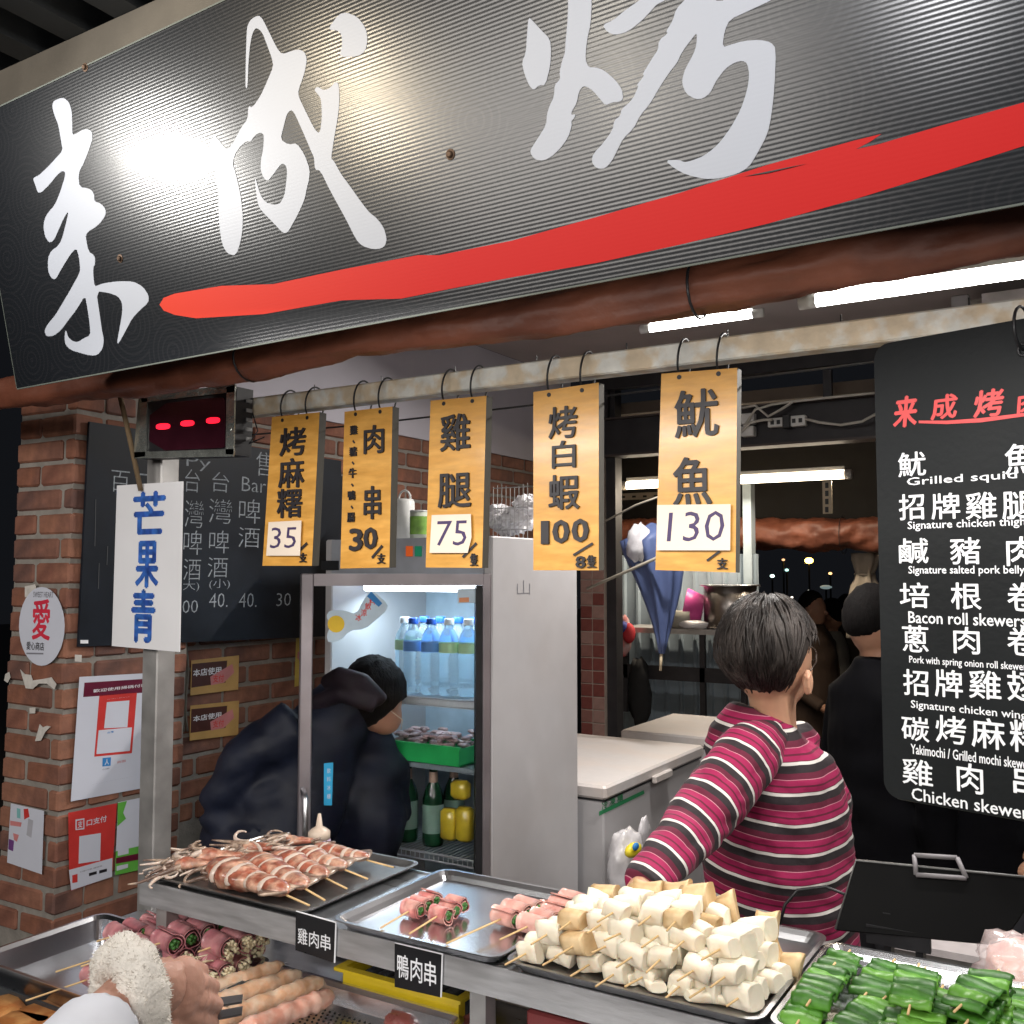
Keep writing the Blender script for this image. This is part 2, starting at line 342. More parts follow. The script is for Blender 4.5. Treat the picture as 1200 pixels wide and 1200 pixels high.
LAI = [(290,120),(340,100),(370,98),(410,135),(430,210),(432,300),(435,390),(470,375),(510,350),(545,342),(575,352),(590,375),(588,420),(575,470),(530,590),(480,690),(490,795),(560,805),(590,825),(605,860),(605,905),(660,925),(695,970),(692,1020),(640,1090),(545,1152),(538,1190),(560,1297),(600,1325),(612,1352),(610,1400),(598,1417),(597,1480),(607,1574),(650,1555),(700,1542),(800,1530),(910,1532),(985,1572),(1030,1642),(1028,1697),(960,1757),(900,1822),(850,1917),(795,2017),(782,2012),(805,1887),(825,1767),(822,1697),(790,1647),(720,1622),(620,1607),(650,1807),(665,1917),(680,1987),(670,2057),(630,2107),(580,2112),(500,2092),(420,2067),(380,2027),(372,1977),(378,1917),(388,1920),(400,1967),(440,2002),(480,2005),(520,1977),(575,1952),(570,1867),(550,1727),(532,1642),(470,1747),(400,1837),(350,1907),(290,1957),(230,1962),(215,1917),(240,1867),(300,1797),(360,1697),(430,1577),(490,1467),(495,1427),(485,1337),(465,1272),(420,1317),(370,1397),(330,1467),(310,1505),(290,1517),(265,1500),(243,1447),(243,1347),(270,1292),(320,1257),(350,1207),(375,1117),(402,1000),(396,990),(370,1030),(330,1120),(295,1200),(275,1222),(250,1227),(220,1180),(208,1107),(215,1050),(240,1000),(300,930),(340,830),(375,720),(378,680),(365,670),(350,672),(310,705),(260,770),(195,835),(165,840),(148,790),(128,735),(135,720),(170,705),(240,640),(300,575),(360,510),(345,430),(325,310),(300,250),(280,190),(278,150)]
CHENG = [(262,565),(262,470),(265,330),(270,200),(275,160),(300,120),(345,98),(370,120),(420,220),(460,305),(495,348),(560,325),(605,315),(640,335),(652,370),(652,400),(635,480),(600,575),(600,615),(640,700),(700,820),(725,850),(738,840),(745,800),(750,740),(745,640),(735,615),(700,575),(720,552),(760,578),(800,565),(840,520),(858,540),(862,650),(850,760),(825,900),(808,1015),(825,1025),(870,1110),(925,1184),(1010,1304),(1055,1360),(1100,1394),(1145,1454),(1165,1524),(1155,1568),(1130,1588),(1080,1594),(1010,1574),(970,1534),(900,1394),(800,1214),(740,1089),(705,1085),(700,1005),(685,975),(660,915),(610,800),(570,715),(550,703),(525,730),(505,810),(485,890),(535,925),(590,915),(640,990),(672,1080),(668,1150),(655,1194),(640,1274),(600,1364),(550,1454),(530,1485),(510,1490),(490,1479),(440,1424),(360,1344),(338,1294),(330,1234),(320,1134),(330,1150),(355,1244),(390,1294),(440,1309),(480,1304),(510,1254),(520,1184),(528,1104),(522,1060),(500,1044),(475,1065),(440,1114),(402,1161),(375,1134),(358,1084),(360,1024),(375,954),(380,874),(370,850),(345,850),(315,874),(295,905),(270,902),(230,934),(195,984),(178,1044),(195,1094),(215,1174),(235,1274),(245,1394),(240,1500),(215,1600),(195,1628),(178,1632),(140,1614),(110,1554),(95,1454),(88,1334),(88,1214),(75,1180),(65,1090),(50,980),(35,920),(60,860),(95,900),(140,959),(175,929),(240,804),(275,764),(280,675),(305,690),(360,610),(400,520),(440,425),(430,370),(400,290),(370,210),(345,185),(325,180),(305,215),(290,290),(280,400),(275,560)]
DOT = [(860,365),(980,362),(1030,325),(1042,250),(1030,180),(980,110),(910,80),(860,90),(795,175),(805,192),(850,195),(875,220),(880,290)]
K1 = [(107,108),(140,140),(190,195),(245,250),(252,330),(245,430),(215,545),(175,545),(140,578),(110,545),(80,470),(65,400),(90,340),(98,220)]
K2 = [(360,-140),(430,-170),(500,-140),(512,0),(505,150),(480,260),(470,380),(490,430),(540,432),(590,450),(660,510),(705,570),(712,635),(690,650),(640,655),(600,675),(570,640),(520,580),(480,555),(455,552),(430,585),(415,660),(385,710),(380,735),(408,730),(400,755),(380,775),(385,800),(360,880),(310,950),(250,1005),(200,1028),(150,1020),(125,990),(118,960),(170,880),(220,800),(225,730),(245,670),(270,620),(275,540),(310,510),(305,460),(325,380),(340,340),(345,250),(360,100)]
K3 = [(580,160),(650,130),(720,70),(820,0),(900,-50),(1000,-90),(1060,-60),(985,0),(925,30),(900,60),(830,135),(740,205),(660,225),(610,205)]
K4 = [(1110,-5),(1050,60),(1030,130),(985,205),(1000,212),(940,260),(935,320),(900,370),(835,475),(848,485),(795,548),(812,550),(770,640),(700,700),(695,740),(655,770),(645,830),(590,910),(520,985),(510,1030),(530,1065),(560,1080),(600,1075),(640,1030),(680,950),(710,890),(780,820),(820,740),(880,670),(950,550),(1010,460),(1055,405),(1090,330),(1150,250),(1185,207),(1180,290),(1160,350),(1104,450),(1086,530),(1114,600),(1174,635),(1224,630),(1269,595),(1304,520),(1364,440),(1424,400),(1474,388),(1505,405),(1519,480),(1504,580),(1464,700),(1404,810),(1324,920),(1234,995),(1144,1030),(1104,1038),(1069,1022),(979,1025),(1044,1080),(1124,1120),(1234,1145),(1324,1142),(1444,1110),(1514,1070),(1564,990),(1634,860),(1659,740),(1679,560),(1689,310),(1654,270),(1584,255),(1484,262),(1404,285),(1346,305),(1359,200),(1394,125),(1514,70),(1664,0),(1764,-60),(1384,-80),(1364,5),(1294,5),(1264,-60),(1164,-60)]
sign_poly('brush_character', chaikin(sc(LAI, 20, 100, 6.6667)), .0002, .0003, sign_white)
sign_poly('brush_character', chaikin(sc(CHENG, 240, 0, 5.4545)), .0002, .0003, sign_white, [chaikin(sc(DOT, 240, 0, 5.4545))])
sign_poly('brush_character', chaikin(sc(K1, 600, 0, 5.4545)), .0004, .0003, sign_white, [chaikin(sc(q, 600, 0, 5.4545)) for q in (K2, K3, K4)])
RED = [(187,357),(192,349),(205,344),(260,335),(320,333),(400,316),(490,299),(515,299),(600,282),(700,254),(800,225),(900,193),(1000,165),(1033,157),(1020,166),(1003,175),(1030,169),(1100,148),(1200,120),(1300,92),(1300,142),(1200,171),(1100,203),(1000,234),(900,262),(800,286),(700,308),(600,325),(530,338),(470,350),(430,351),(400,352),(310,368),(230,373),(205,369),(192,364)]
sign_poly('red_brush_stroke', RED, .0001, .0002, sign_red)
hairl = mat('sign_gap_black', (.02, .02, .022), .5)
sign_poly('dry_brush_gap', [(872, 207), (900, 201), (945, 192), (900, 203)], .0012, .0004, hairl, [])
rustm = mat('rusty_screw', (.09, .055, .035), .6, .6, .3, 60)
for x, y in ((141, 303), (528, 181), (100, 79)):
    mb = MB(); a, b_ = SF.px(x, y); mb.lathe([(.0075, 0), (.0075, .001), (.0048, .0015), (.0045, .004), (.003, .005)], 12, Matrix.Translation((a, b_, .0))); o = mb.build('screw', rustm); o.parent = sg

# concrete beam and corrugated deck above / behind the sign
conc = mat('concrete', (.17, .15, .12), .9, 0, .2, 8, .4, 30)
ZL = P(0, 83, Y=1.22).z
b = MB(); b.box((-6, 1.22, ZL-.3), (2.5, 1.55, ZL)); b.build('concrete_lintel', conc, None, False, 'structure')
deckm = mat('dark_metal_deck', (.05, .055, .06), .55, .4, .3, 6, .1)
b = MB(); prof = []; x = -6.0; k = 0
while x < 2.5:
    prof += [(x, ZL+.001), (x+.07, ZL+.001), (x+.085, ZL+.07), (x+.145, ZL+.07)]; x += .16
n = len(prof); b.add([(a, -3, z) for a, z in prof]+[(a, 1.5, z) for a, z in prof]+[(a, -3, z+.01) for a, z in prof]+[(a, 1.5, z+.01) for a, z in prof], [(i, i+1, i+1+n, i+n) for i in range(n-1)]+[(i+2*n, i+3*n, i+1+3*n, i+1+2*n) for i in range(n-1)])
b.build('roof_deck', deckm, None, False, 'structure')

# ================================================================= ROLLED AWNINGS
def roll(name, label, pts, rad, seed, root_loc):
    t = thing(name, label, 'awning', root_loc)
    mb = MB(); rings = []; m = 260; n = 30
    L = [(pts[i+1]-pts[i]).length for i in range(len(pts)-1)]; T = sum(L)
    def at(s):
        for i, l in enumerate(L):
            if s <= l or i == len(L)-1: return pts[i].lerp(pts[i+1], s/l)
            s -= l
    for k in range(m+1):
        c = at(T*k/m); ring = []
        for i in range(n):
            a = 2*PI*i/n; q = Vector((c.x*5, math.cos(a)*1.3+seed, math.sin(a)*1.3)); q2 = Vector((c.x*16+a*1.2, math.cos(a)*2+seed, math.sin(a)*2))
            r = rad*(1+.25*noise.noise(q)+.16*noise.noise(q2)+.10*abs(noise.noise(Vector((c.x*34+a*3, a*2, seed))))-.12*abs(math.sin(a*1.5+c.x*3)))
            ring.append(c+Vector((0, math.cos(a)*r, math.sin(a)*r*.95)))
        rings.append(ring)
    mb.loft(rings); mb.build('rolled_vinyl', vinyl, t, True)
    for s in (.12, .37, .6, .83):
        mb = MB(); c = at(T*s); mb.tube([c+Vector((0, math.cos(a)*rad*1.12, math.sin(a)*rad*1.08)) for a in [2*PI*i/18 for i in range(18)]], .0022, 6, closed=True)
        mb.build('tie_cord', black_paint, t, True)
    return t
YR = 1.36
roll('rolled_awning', 'brown vinyl awning rolled up beneath the big black sign', [P(-330, 500, Y=YR), P(0, 462, Y=YR), P(200, 440, Y=YR), P(400, 400, Y=YR), P(660, 366, Y=YR), P(900, 325, Y=YR), P(1250, 255, Y=YR), P(1500, 215, Y=YR)], .040, 3, P(600, 380, Y=YR))

# ================================================================= RAIL, POST, BRACE
RY = 1.60
t = thing('hanging_rail', 'speckled galvanised square rail from which the menu signs hang', 'rail', (-.7, RY, 1.985))
b = MB(); b.box((-2.02, RY, 1.963), (1.0, RY+.04, 2.004), bev=.003); b.build('square_tube', galv, t)
for x in [-1.5+.19*i for i in range(9)]: b = MB(); b.tube([(x, RY+.02, 2.004), (x, RY+.02, 2.02)], .0012, 5); b.build('wire_stub', black_paint, t)
b = MB(); b.box((-2.028, RY-.005, 0), (-1.973, RY+.05, 1.955), bev=.003)
t = thing('steel_post', 'bare steel post holding the left end of the rail beside the pillar', 'post', (-2.0, RY+.02, 0))
b.build('tube', steel_dark, t)
c1, c2 = P(135, 440, Y=1.5), P(165, 575, Y=1.56)
b = MB(); b.tube([c1, c1.lerp(c2, .5)+Vector((.002, 0, 0)), c2], .006, 8); tag(b.build('wooden_pole', mat('old_wood_rod', (.16, .11, .06), .8, 0, .3, 30), None, True), 'thin brown stick slanting down behind the red number display', 'stick')
# wire rope under the rail
b = MB(); b.tube([(-2.0, RY+.05, 1.93), (-1.4, RY+.05, 1.925), (-.9, RY+.05, 1.93), (-.2, RY+.05, 1.945)], .002, 5); tag(b.build('wire', black_paint), 'thin black wire strung along behind the hanging signs', 'wire')

# ================================================================= WOODEN PRICE SIGNS
def ringhook(t, x, ztop=2.004, zh=None):
    mb = MB(); cz = (2.008+zh)/2; rz = (2.008-zh)/2+.003; cy = RY+.012
    mb.tube([(x+.004*math.sin(a), cy+.030*math.cos(a), cz+rz*math.sin(a)) for a in [2*PI*i/28 for i in range(28)]], .0020, 7, closed=True)
    mb.build('ring', black_paint, t, True)
def price_sign(label, corners, hooks, letters, note=None, slash=None, dots=()):
    Y = RY-.012; fr = Frame((0, Y, 0), (1, 0, 0), (0, 0, 1))
    c = [fr.px(*p) for p in corners]; mid = fr.at(sum(a for a, b in c)/4, c[0][1])
    t = thing('price_sign', label, 'sign', mid, 'wooden price signs on the rail')
    mb = MB(); mb.poly(fr, corners, -.022, .022)
    for i in range(len(mb.f)): pass
    o = mb.build('board', [wood_m, wood_edge], t)
    for p in o.data.polygons: p.material_index = 0 if p.normal.y < -.5 else 1
    for hx, hy in hooks:
        a, z = fr.px(hx, hy); ringhook(t, a, zh=z)
        h = MB(); h.lathe([(.0042, 0), (.0042, .0008)], 12, Matrix.Translation(fr.at(a, z, 0))@Matrix.Rotation(PI/2, 4, 'X')); h.build('hole', black_paint, t)
    for L_ in letters:
        mb = MB(); txt, x0, y0, x1, y1 = L_[:5]; bold = L_[5] if len(L_) > 5 else .014
        text(mb, fr, txt, x0, y1, x1, y0, .0045, bold, th=.0044); mb.build('raised_character', ink, t)
    for a, b_ in dots:
        mb = MB(); stroke_line(mb, fr, (a, b_), (a+2.2, b_+3), 1.6, .0005); mb.build('raised_mark', ink, t)
    if slash: mb = MB(); stroke_line(mb, fr, slash[0], slash[1], 2.6, .002); mb.build('raised_slash', ink, t)
    if note:
        q, txt, x0, y0, x1, y1 = note
        mb = MB(); mb.poly(fr, q, .0055, .0006); n_ = mb.build('paper_note', paper, t)
        mb = MB(); text(mb, fr, txt, x0, y1, x1, y0, .0064, -.004, slant=.1); mb.build('handwriting', pen, n_)
    return t
def Z4(l, ox=300, oy=430, s=4.0): return [(ox+x/s, oy+y/s) for x, y in l]
def z4(x0, y0, x1, y1, ox=300, oy=430, s=4.0): return (ox+x0/s, oy+y0/s, ox+x1/s, oy+y1/s)
price_sign('narrow wooden price sign with a 35 paper note, leftmost on the rail', Z4([(75,235),(298,212),(262,932),(30,932)]), Z4([(124,250),(240,238)]),
    [('烤', *z4(118,285,235,415)), ('麻', *z4(112,430,228,565)), ('糬', *z4(105,572,218,705)), ('支', *z4(208,872,240,916))],
    (Z4([(68,728),(222,720),(215,885),(57,885)]), '35', *z4(75,752,195,850)), Z4([(205,862),(243,826)]))
price_sign('wooden price sign reading 30 beside the one with the 35 note', Z4([(415,210),(640,185),(625,940),(395,945)]), Z4([(467,222),(582,210)]),
    [('肉', *z4(512,275,602,405)), ('串', *z4(512,560,588,712)), ('雞', *z4(446,275,479,318), .008), ('豬', *z4(443,375,476,419), .008), ('牛', *z4(440,475,473,521), .01), ('鴨', *z4(436,580,469,624), .008), ('腸', *z4(433,683,466,727), .008), ('3', *z4(445,760,502,860), .03), ('0', *z4(512,755,570,852), .03), ('支', *z4(573,875,608,922))],
    None, Z4([(547,895),(595,838)]), Z4([(455,345),(452,445),(449,548),(447,652)]))
price_sign('wooden price sign with a 75 paper note, in the middle of the rail', Z4([(818,158),(1080,135),(1060,942),(795,940)]), Z4([(880,172),(1014,160)]),
    [('雞', *z4(870,222,1006,392)), ('腿', *z4(860,500,1010,658)), ('隻', *z4(1008,875,1042,932))],
    (Z4([(832,695),(1015,690),(1018,800),(1000,872),(822,872)]), '75', *z4(850,722,992,838)), Z4([(972,892),(1036,826)]))
price_sign('wide wooden price sign reading 100 between the 75 and 130 signs', sc([(675,178),(905,145),(905,805),(675,805)], 400, 400, 3), sc([(730,188),(846,172)], 400, 400, 3),
    [('烤', *z4(733,230,830,340,400,400,3)), ('白', *z4(745,350,825,445,400,400,3)), ('蝦', *z4(733,470,838,590,400,400,3)), ('1', *z4(706,632,732,712,400,400,3), .006), ('0', *z4(748,630,802,708,400,400,3), .03), ('0', *z4(816,626,870,704,400,400,3), .03), ('8', *z4(828,756,860,796,400,400,3), .03), ('隻', *z4(866,752,898,796,400,400,3), .01)],
    None, sc([(818,752),(886,710)], 400, 400, 3))
price_sign('largest wooden price sign with a 130 paper note, nearest the black menu', [(775,438),(864,431),(862,671),(768,668)], [(796,442),(842,438)],
    [('魷', 792,457,842,512), ('魚', 790,536,834,592), ('支', 841,654,853,667)],
    ([(771.7,592),(857.5,591),(857,645),(771,645)], '130', 782.7,599.6,848.7,634.4), [(829,657),(844,646)])

# ================================================================= BLACK MENU BOARD
ma = math.radians(16)
MO = P(1032, 905, Y=1.56); MF = Frame(MO, (math.cos(ma), -math.sin(ma), 0), (-.0, -.0, 1))
t = thing('menu_board', 'black hanging menu board with white dish names and round corners', 'menu board', MO)
pl = [MF.px(1032, 420), MF.px(1036, 404), MF.px(1048, 400)]; tw = MF.px(1200, 378)
pts = [(0.0, .0)]
x0, y0 = MF.px(1040, 905); H = MF.px(1040, 401)[1]; W = .62
def rrect(x0, y0, x1, y1, r, n=6):
    q = []
    for cx, cy, a0 in ((x1-r, y0+r, -PI/2), (x1-r, y1-r, 0), (x0+r, y1-r, PI/2), (x0+r, y0+r, PI)):
        q += [(cx+r*math.cos(a0+PI/2*i/n), cy+r*math.sin(a0+PI/2*i/n)) for i in range(n+1)]
    return q
board_black = mat('menu_black', (.010, .0115, .0125), .5, 0, .2, 6, .12, 110, spec=.15)
H0 = MF.px(1075, 940)[1]; H1 = MF.px(1045, 401)[1]
mb = MB(); mb.poly(MF, rrect(x0-.006, H0, x0+W, H1, .024), -.012, .012, True); mb.build('board', board_black, t)
mb = MB(); mb.poly(MF, rrect(x0-.010, H0-.004, x0+W+.004, H1-.004, .026), -.016, .0035, True); mb.build('backing', mat('board_edge', (.06, .06, .055), .5), t)
# hook hole with ring
hx, hy = MF.px(1199, 410); mb = MB(); mb.tube([MF.at(hx+.006*math.cos(a), hy+.008*math.sin(a), .001) for a in [2*PI*i/16 for i in range(16)]], .0022, 6, closed=True)
mb.tube([MF.at(hx, hy+.06*(.5-.5*math.cos(a))*1.0, .0+.03*math.sin(a)) for a in [2*PI*i/20 for i in range(20)]], .0022, 6, closed=True); mb.build('hook_ring', black_paint, t, True)
Wt = white_paint; EY = 0
rows = [('魷', 1053,530,1085,558), ('魚', 1178,520,1212,555)]
def zh(rows):
    for c, a, b_, d, e in rows:
        mb = MB(); text(mb, MF, c, a, e, d, b_, .0008, .012); mb.build('printed_character', Wt, t)
zh(rows)
zh([('招', 1054,579,1083,609), ('牌', 1092,578,1125,608), ('雞', 1132,577,1168,608), ('腿', 1175,576,1212,608)])
zh([('鹹', 1054,631,1088,660), ('豬', 1114,630,1149,661), ('肉', 1180,629,1214,663)])
zh([('培', 1055,683,1089,712), ('根', 1115,683,1150,714), ('卷', 1181,683,1217,716)])
zh([('蔥', 1058,733,1088,764), ('肉', 1118,735,1148,766), ('卷', 1181,735,1217,768)])
zh([('招', 1059,785,1088,815), ('牌', 1096,785,1128,817), ('雞', 1136,786,1173,819), ('翅', 1181,787,1218,822)])
zh([('碳', 1057,840,1089,868), ('烤', 1097,839,1132,871), ('麻', 1139,842,1178,877), ('糬', 1184,845,1222,882)])
zh([('雞', 1058,890,1093,920), ('肉', 1122,895,1152,929), ('串', 1188,898,1222,936)])
for s_, a, b_, d, e in (('Grilled squid', 1063,569,1192,556), ('Signature chicken thigh', 1064,620,1202,610), ('Signature salted pork belly', 1065,672,1201,664), ('Bacon roll skewers', 1065,727,1202,716), ('Pork with spring onion roll skewers', 1066,776,1207,773), ('Signature chicken wing', 1068,829,1203,827), ('Yakimochi / Grilled mochi skewers', 1068,880,1212,882), ('Chicken skewers', 1069,934,1214,938)):
    hh = {'Grilled squid': 12, 'Bacon roll skewers': 14, 'Chicken skewers': 15, 'Pork with spring onion roll skewers': 11}.get(s_, 12)
    ym = b_+1.5+(b_-640)/(a+449)*(d-a)/2
    mb = MB(); text(mb, MF, s_, a, ym, d, ym-hh, .0008, .012); mb.build('printed_line', Wt, t)
red2 = mat('menu_red', (.62, .05, .05), .5)
for c, a, b_, d, e in (('来', 1047,465,1073,500), ('成', 1091,463,1120,491), ('烤', 1141,457,1174,488), ('肉', 1192,460,1216,486)):
    mb = MB(); text(mb, MF, c, a, e, d, b_, .0008, .03, slant=.1); mb.build('red_character', red2, t)
mb = MB(); mb.poly(MF, [(1077,493),(1110,493),(1150,490),(1200,484),(1230,478),(1230,481),(1200,488),(1150,495),(1110,497),(1077,496)], .0006, .0004); mb.build('red_underline', red2, t)

# ================================================================= WHITE HAND-LETTERED SIGN, LED DISPLAY
WF = Frame((0, 1.565, 0), (1, 0, 0), (0, 0, 1))
t = thing('hand_lettered_sign', 'white plastic sign with three blue handwritten characters on the post', 'sign', WF.pt(172, 760))
mb = MB(); mb.poly(WF, [(137,569),(214,564),(210,764),(131,757)], -.003, .003); mb.build('board', mat('white_board', (.72, .72, .74), .45, 0, .05, 6), t)
blue_ink = mat('blue_marker', (.02, .07, .32), .5, 0, .5, 60, col2=(.03, .12, .42), mixs=40)
for c, q in (('芒', (157,577,193,625)), ('果', (160,635,185,688)), ('青', (155,692,181,752))):
    mb = MB(); text(mb, WF, c, q[0], q[3], q[2], q[1], .0006, .03); mb.build('blue_character', blue_ink, t)
t = thing('number_display', 'red LED number display in crinkled plastic wrap at the rail end', 'display', P(225, 530, Y=1.56))
LD = Frame((0, 1.545, 0), (1, 0, 0), (0, 0, 1))
def z80(l): return sc(l, 80, 430, 4)
mb = MB(); mb.poly(LD, z80([(350,150),(790,92),(780,412),(320,428)]), -.05, .05); mb.build('housing', black_plastic, t)
clearw = mat('plastic_wrap', (.75, .78, .76), .12, .0, .3, 30, .9, 35, alpha=.5, coat=1)
mb = MB()
for q in ([(345,135),(790,82),(788,118),(352,168)], [(318,400),(785,385),(780,420),(312,430)], [(338,140),(378,140),(368,420),(312,428)], [(750,95),(788,88),(782,412),(745,410)]):
    mb.poly(LD, z80(q), .001, .004)
mb.build('wrap_edge', mat('foil_wrap', (.62, .65, .6), .16, .85, .3, 30, .9, 45), t)
mb = MB(); mb.poly(LD, [tuple(p) for p in chaikin(z80([(390,180),(730,140),(742,160),(742,375),(720,382),(385,395)]), 1)], .0012, .003); mb.build('screen', mat('led_screen', (.035, .006, .012), .15, 0, .2, 20, coat=.6), t)
for q in ([(420,268),(485,265),(485,292),(420,296)], [(535,254),(598,250),(598,277),(535,281)], [(655,240),(718,236),(718,264),(655,268)]):
    mb = MB(); mb.poly(LD, chaikin(z80(q), 2), .0045, .001); mb.build('lit_segment', mat('led_red', (.8, .02, .05), .5, emit=(1, .01, .03), es=1.6), t)
mb = MB(); a = LD.pt(793, 112); 
for i in range(5): p = LD.pt(*z80([(792, 150+45*i)])[0], -.03); mb.box((p.x, p.y-.004, p.z-.004), (p.x+.004, p.y+.012, p.z+.004))
mb.build('vent', mat('grey_plastic', (.2, .2, .2), .6), t)
b = MB(); b.tube([P(295, 480, Y=1.6), P(302, 505, Y=1.59), P(292, 520, Y=1.58), P(310, 512, Y=1.57)], .0015, 5); b.build('cable', black_paint, t)

# ================================================================= BLACKBOARD, POSTERS ON SIDE OF PILLAR
SW = Frame((PX0+.012, PY0, 1.24), (0, 1, 0), (LEAN, 0, 1))     # seen from the shop: u = +Y (to the right in view), normal +X
BBf = Frame((PX0+.02, PY0, 1.24), (0, 1, 0), (LEAN, 0, 1))
t = thing('chalkboard', 'black chalkboard with handwritten drinks prices on the brick side wall', 'chalkboard', BBf.pt(220, 750))
mb = MB(); mb.poly(BBf, [(105,494),(400,540),(400,745),(92,758)], -.008, .008); mb.build('board', mat('chalkboard_face', (.008, .011, .017), .5, 0, .5, 6, .03, 40, spec=.25), t)
chalk = mat('chalk', (.3, .33, .36), .9, 0, .5, 120)
for c, x0, y0, x1, y1 in (('百', 390,455,455,530), ('二', 480,465,520,530), ('台', 650,450,702,530), ('灣', 650,560,715,655), ('啤', 645,665,710,750), ('酒', 645,765,705,840), ('(大)', 628,842,700,880), ('100', 622,910,695,955), ('台', 745,460,805,530), ('灣', 735,555,815,640), ('啤', 735,665,805,745), ('酒', 730,760,800,830), ('(小)', 735,835,808,872), ('40.', 735,885,800,935), ('Bar', 850,480,935,530), ('啤', 840,555,915,640), ('酒', 838,655,912,725), ('40.', 840,885,902,935), ('30', 972,885,1022,930), ('售', 900,390,960,475), ('Py', 655,405,740,455)):
    mb = MB(); X0, Y0, X1, Y1 = z4(x0, y0, x1, y1, 0, 400, 3); text(mb, BBf, c, X0, Y1, X1, Y0, .0006, -.012); mb.build('chalk_writing', chalk, t)
mb = MB()
for x, y0, y1 in ((112, 585, 640), (116, 660, 690), (126, 640, 662)): stroke_line(mb, BBf, (x, y0), (x-1, y1), .7, .0004)
mb.build('chalk_smear', mat('chalk_faint', (.08, .085, .09), .9), t)
mb = MB(); mb.rect(BBf, 94, 750, 103, 754, .0005, .001); mb.build('maker_tag', white_paint, t)
def flat(name, label, fr, q, m, th=.0008, c=.0, cat='poster', curl=None):
    t = thing(name, label, cat, fr.pt(sum(p[0] for p in q)/4, max(p[1] for p in q)))
    mb = MB(); mb.poly(fr, q, c, th); mb.build('sheet', m, t); return t
z8 = lambda l: sc(l, 60, 770, 6.6667); z9 = lambda l: sc(l, 0, 930, 4.4444)
pw = mat('poster_white', (.58, .6, .68), .4, 0, .04, 6); pmar = mat('poster_maroon', (.12, .008, .03), .4); pred = mat('poster_red', (.55, .04, .035), .4); pblue = mat('poster_blue', (.03, .2, .5), .5)
pinkm = mat('poster_pink', (.55, .2, .2), .5); greyp = mat('print_grey', (.2, .2, .23), .6)
t = flat('payment_poster', 'tall white poster with a maroon heading and a red framed card', SW, z8([(220,155),(760,125),(735,1020),(152,1128)]), pw)
def addp(t, name, fr, q, m, c): mb = MB(); mb.poly(fr, q, c, .0003); return mb.build(name, m, t)
def addt(t, fr, s_, LL, UR, m, c, bold=.01, name='lettering'): mb = MB(); text(mb, fr, s_, LL[0], LL[1], UR[0], UR[1], c, bold, mid=False); return mb.build(name, m, t)
addp(t, 'heading_band', SW, z8([(258,200),(756,168),(754,275),(248,312)]), pmar, .0009)
a, b_ = z8([(325,278), (745,205)]); addt(t, SW, '歡迎使用掃碼付款', a, b_, white_paint, .0016)
addp(t, 'red_card', SW, z8([(375,295),(668,278),(628,750),(335,778)]), pred, .0009)
addp(t, 'white_card', SW, z8([(432,352),(608,338),(592,548),(410,556)]), pw, .0014)
addp(t, 'white_panel', SW, z8([(368,572),(628,548),(612,732),(350,758)]), pw, .0014)
a, b_ = z8([(435,330), (610,310)]); addt(t, SW, '台灣行動支付', a, b_, pw, .0014)
addp(t, 'blue_icon', SW, z8([(400,788),(465,782),(462,848),(398,855)]), pblue, .0009)
a, b_ = z8([(415,845), (450,792)]); addt(t, SW, '人', a, b_, pw, .0014, .02)
a, b_ = z8([(398,885), (455,862)]); addt(t, SW, '付款', a, b_, greyp, .0009)
a, b_ = z8([(435,598), (485,575)]); addt(t, SW, '台灣', a, b_, pblue, .0018, .02)
a, b_ = z8([(512,832), (580,800)]); addt(t, SW, '商圈', a, b_, pinkm, .0009)
a, b_ = z8([(305,1000), (640,930)]); addt(t, SW, '本店歡迎 使用行動支付', a, b_, greyp, .0009)
t = flat('red_payment_poster', 'red poster with white print, taped low on the pillar side', SW, z9([(355,100),(608,50),(582,432),(370,505),(360,400)]), pred)
addp(t, 'white_strip', SW, z9([(358,398),(584,335),(582,432),(370,503)]), pw, .0009)
addp(t, 'white_card', SW, z9([(412,222),(524,205),(520,348),(408,365)]), pw, .0009)
a, b_ = z9([(450,170), (555,112)]); addt(t, SW, '口支付', a, b_, pw, .0009, .02)
mb = MB(); mb.poly(SW, z9([(392,135),(438,128),(438,185),(392,190)]), .0009, .0003); i_ = mb.build('emblem', pw, t); mb = MB(); mb.poly(SW, z9([(398,142),(432,136),(432,178),(398,184)]), .0013, .0003); mb.build('emblem_ring', pred, t)
a, b_ = z9([(402,180), (428,140)]); addt(t, SW, '支', a, b_, pw, .0018, .02)
addp(t, 'red_mark', SW, z9([(375,425),(402,418),(402,460),(375,466)]), pred, .0013)
for q in ([(462,414),(502,403),(502,418),(462,430)], [(515,400),(555,390),(555,405),(515,416)]): addp(t, 'black_bar', SW, z9(q), ink, .0013)
a, b_ = z9([(415,412), (530,372)]); addt(t, SW, '行動付款 請掃描', a, b_, greyp, .0013)
t = flat('green_payment_poster', 'narrow green and white poster half hidden behind the post', SW, z9([(615,45),(790,10),(765,388),(598,425)]), pw)
pg = mat('poster_green', (.12, .42, .06), .5)
addp(t, 'green_leaf', SW, z9([(613,48),(660,38),(640,100),(655,130),(610,170)]), pg, .0009)
addp(t, 'green_band', SW, z9([(602,300),(775,262),(765,388),(598,425)]), pg, .0009)
addp(t, 'maroon_band', SW, z9([(603,335),(772,300),(770,335),(602,365)]), pmar, .0013)
for q in ([(612,295),(668,282),(668,312),(612,324)], [(606,378),(665,365),(665,385),(606,402)]): addp(t, 'white_box', SW, z9(q), pw, .0013)
FFr = Frame((0, PY0-.0115, 0), (1, 0, 0), (0, 0, 1))
z7 = lambda l: sc(l, 0, 680, 5.4545)
